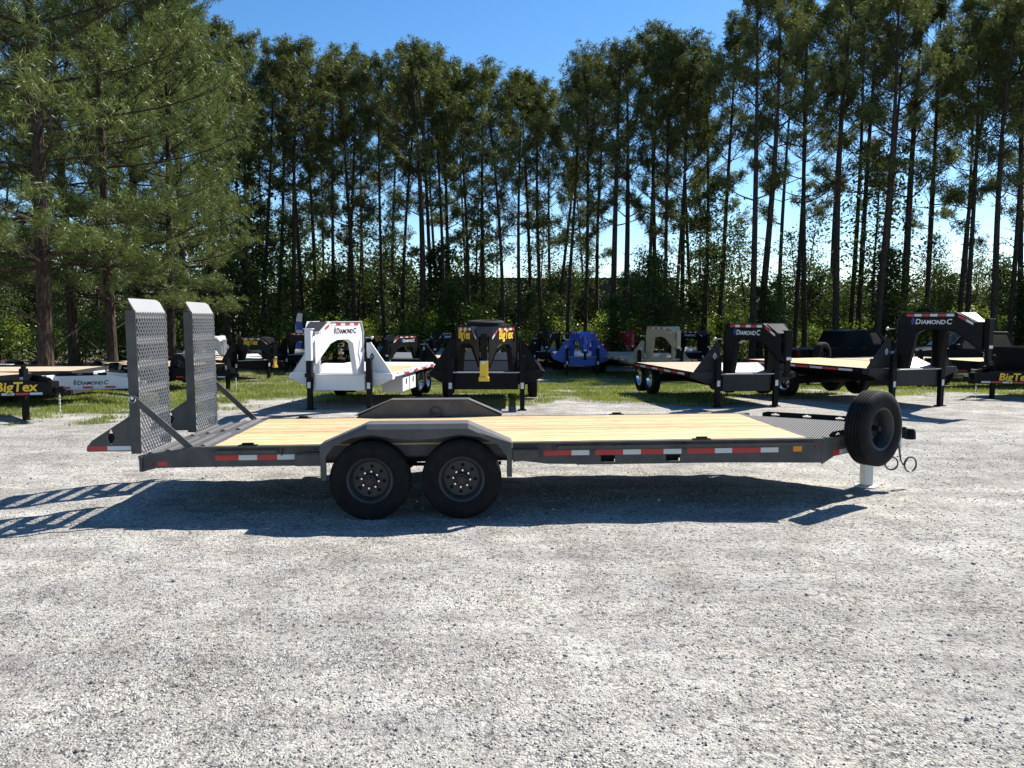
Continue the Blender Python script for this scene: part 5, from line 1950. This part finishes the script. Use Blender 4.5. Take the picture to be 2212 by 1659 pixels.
# broad leaved saplings in the shade of the pines
for n in range(96):
    y = 37 + 26 * rt.random() ** 1.2
    if 51 < y < 60.5:
        y += 10
    u = -120 + 2500 * (n + rt.random()) / 96
    if u < 560 and n % 2:
        y = 64 + 12 * rt.random()
    dense = 1.15 if u < 1000 else 0.9 if u < 1500 else 1.0
    h = (3.4 + 3.9 * rt.random() ** 1.4) * dense
    if 960 < u < 1450:
        h = min(h, 5.6 - 1.8 * rt.random())
    plant('sapling', 'sapling', BROAD[n % 5], at(u, y), y, h / 6.5, rt.random() * 6.28, 'broadleaf saplings under the pines', 'sapling', 1.0)
for n in range(15):
    y = 40 + 22 * rt.random()
    if 51 < y < 60.5:
        y += 9
    u = 420 + 1900 * (n + rt.random()) / 15
    plant('sapling', 'sapling', TALLB[n % 3], at(u, y), y, (8.0 + 5.0 * rt.random()) / 11, rt.random() * 6.28, 'broadleaf saplings under the pines', 'tall', 1.0)
for n in range(44):
    y = 31 + 18 * rt.random()
    u = -120 + 2500 * (n + rt.random()) / 44
    if y < 40 and 430 < u < 2300:
        y = 41 + 8 * rt.random()
    plant('bush', 'bush', BUSH[n % 3], at(u, y), y, 0.7 + 0.7 * rt.random(), rt.random() * 6.28, 'low bright bushes on the forest floor', 'bush', 1.2)


def wood_mass():
    """the far wood beyond, read as one mass of leaves, and the scrub on the forest floor"""
    n = 180000
    y = 92 + 26 * rng.random(n)
    x = (rng.random(n) - 0.5) * 2 * 1.0 * y
    u = x / y * 1661 + 1106
    hmax = np.where(u < 700, 13.0, np.where(u < 1000, 10.0, np.where(u < 1500, 4.0, 6.5))) * (0.65 + 0.7 * vnoise(x, y, 5.0, 41))
    z = hmax * rng.random(n) ** 0.8 - 0.3
    keep = vnoise(x, z + 50, 1.6, 42) > 0.36
    x, y, z = x[keep], y[keep], z[keep]
    m = 60000
    y2 = 38 + 50 * rng.random(m)
    x2 = (rng.random(m) - 0.5) * 2 * 0.78 * y2
    z2 = (2.4 * vnoise(x2, y2, 2.5, 43) ** 1.5) * rng.random(m) - 0.3
    k2 = ((y2 < 51) | (y2 > 61)) & ((x2 > -0.33 * y2) | (y2 > 61) | (vnoise(x2, y2, 2.0, 45) > 0.62)) & (vnoise(x2, y2, 1.3, 44) > 0.38)
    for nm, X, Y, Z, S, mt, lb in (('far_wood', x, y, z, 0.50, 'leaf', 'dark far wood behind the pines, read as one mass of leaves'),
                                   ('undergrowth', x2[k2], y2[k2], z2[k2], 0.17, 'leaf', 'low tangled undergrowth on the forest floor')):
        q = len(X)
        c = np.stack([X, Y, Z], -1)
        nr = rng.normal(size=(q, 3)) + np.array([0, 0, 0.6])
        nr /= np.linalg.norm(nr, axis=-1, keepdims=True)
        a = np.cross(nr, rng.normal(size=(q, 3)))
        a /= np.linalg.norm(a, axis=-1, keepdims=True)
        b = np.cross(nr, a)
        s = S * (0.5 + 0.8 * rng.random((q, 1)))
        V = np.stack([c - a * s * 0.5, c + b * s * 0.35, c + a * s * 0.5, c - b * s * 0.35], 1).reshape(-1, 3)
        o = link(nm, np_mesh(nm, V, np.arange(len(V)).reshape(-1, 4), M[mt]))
        tag(o, lb, None, None, 'stuff')


wood_mass()

# labels: each tree by its look and the thing it stands behind, counted from there
MARKS = [(-9000, 'left frame edge'), (60, 'yellow lettered tongue'), (160, 'white trailer tongue'), (285, 'near ramp'), (400, 'far ramp'), (500, 'yellow lettered neck'), (640, 'feather flag'), (690, 'white neck'), (800, 'white deck'),
         (900, 'signed black neck'), (985, 'yellow coupler'), (1130, 'dump trailer jack'), (1200, 'blue trailer'), (1320, 'red trailer'), (1390, 'tan trailer'), (1480, 'pale deck'), (1560, 'neck beside pale deck'),
         (1710, 'biggest gooseneck deck'), (1830, 'spare wheel'), (1930, 'biggest gooseneck arch'), (2060, 'biggest gooseneck coupler'), (2145, 'black pickup truck'), (2230, 'right frame edge')]
ORD = ['first', 'second', 'third', 'fourth', 'fifth', 'sixth', 'seventh', 'eighth', 'ninth', 'tenth', 'eleventh', 'twelfth', 'thirteenth', 'fourteenth', 'fifteenth', 'sixteenth']
LOOK = {'big': 'big low branched sunlit pine behind the %s, %s from left', 'pine': 'tall slim pine behind the %s, %s there from left',
        'far': 'distant pine beyond the road, behind the %s, %s from left', 'sapling': 'leafy shaded sapling behind the %s, %s there from left', 'tall': 'tall thin leafed sapling between trunks behind the %s, %s from left', 'bush': 'low bright green bush behind the %s, %s from left'}
for kind in LOOK:
    cnt = {}
    for u, y, k, o in sorted([t for t in trees if t[2] == kind], key=lambda t: t[0]):
        mk = [m for m in MARKS if m[0] <= u][-1][1]
        cnt[mk] = cnt.get(mk, -1) + 1
        o['label'] = LOOK[kind] % (mk, ORD[min(cnt[mk], 15)])
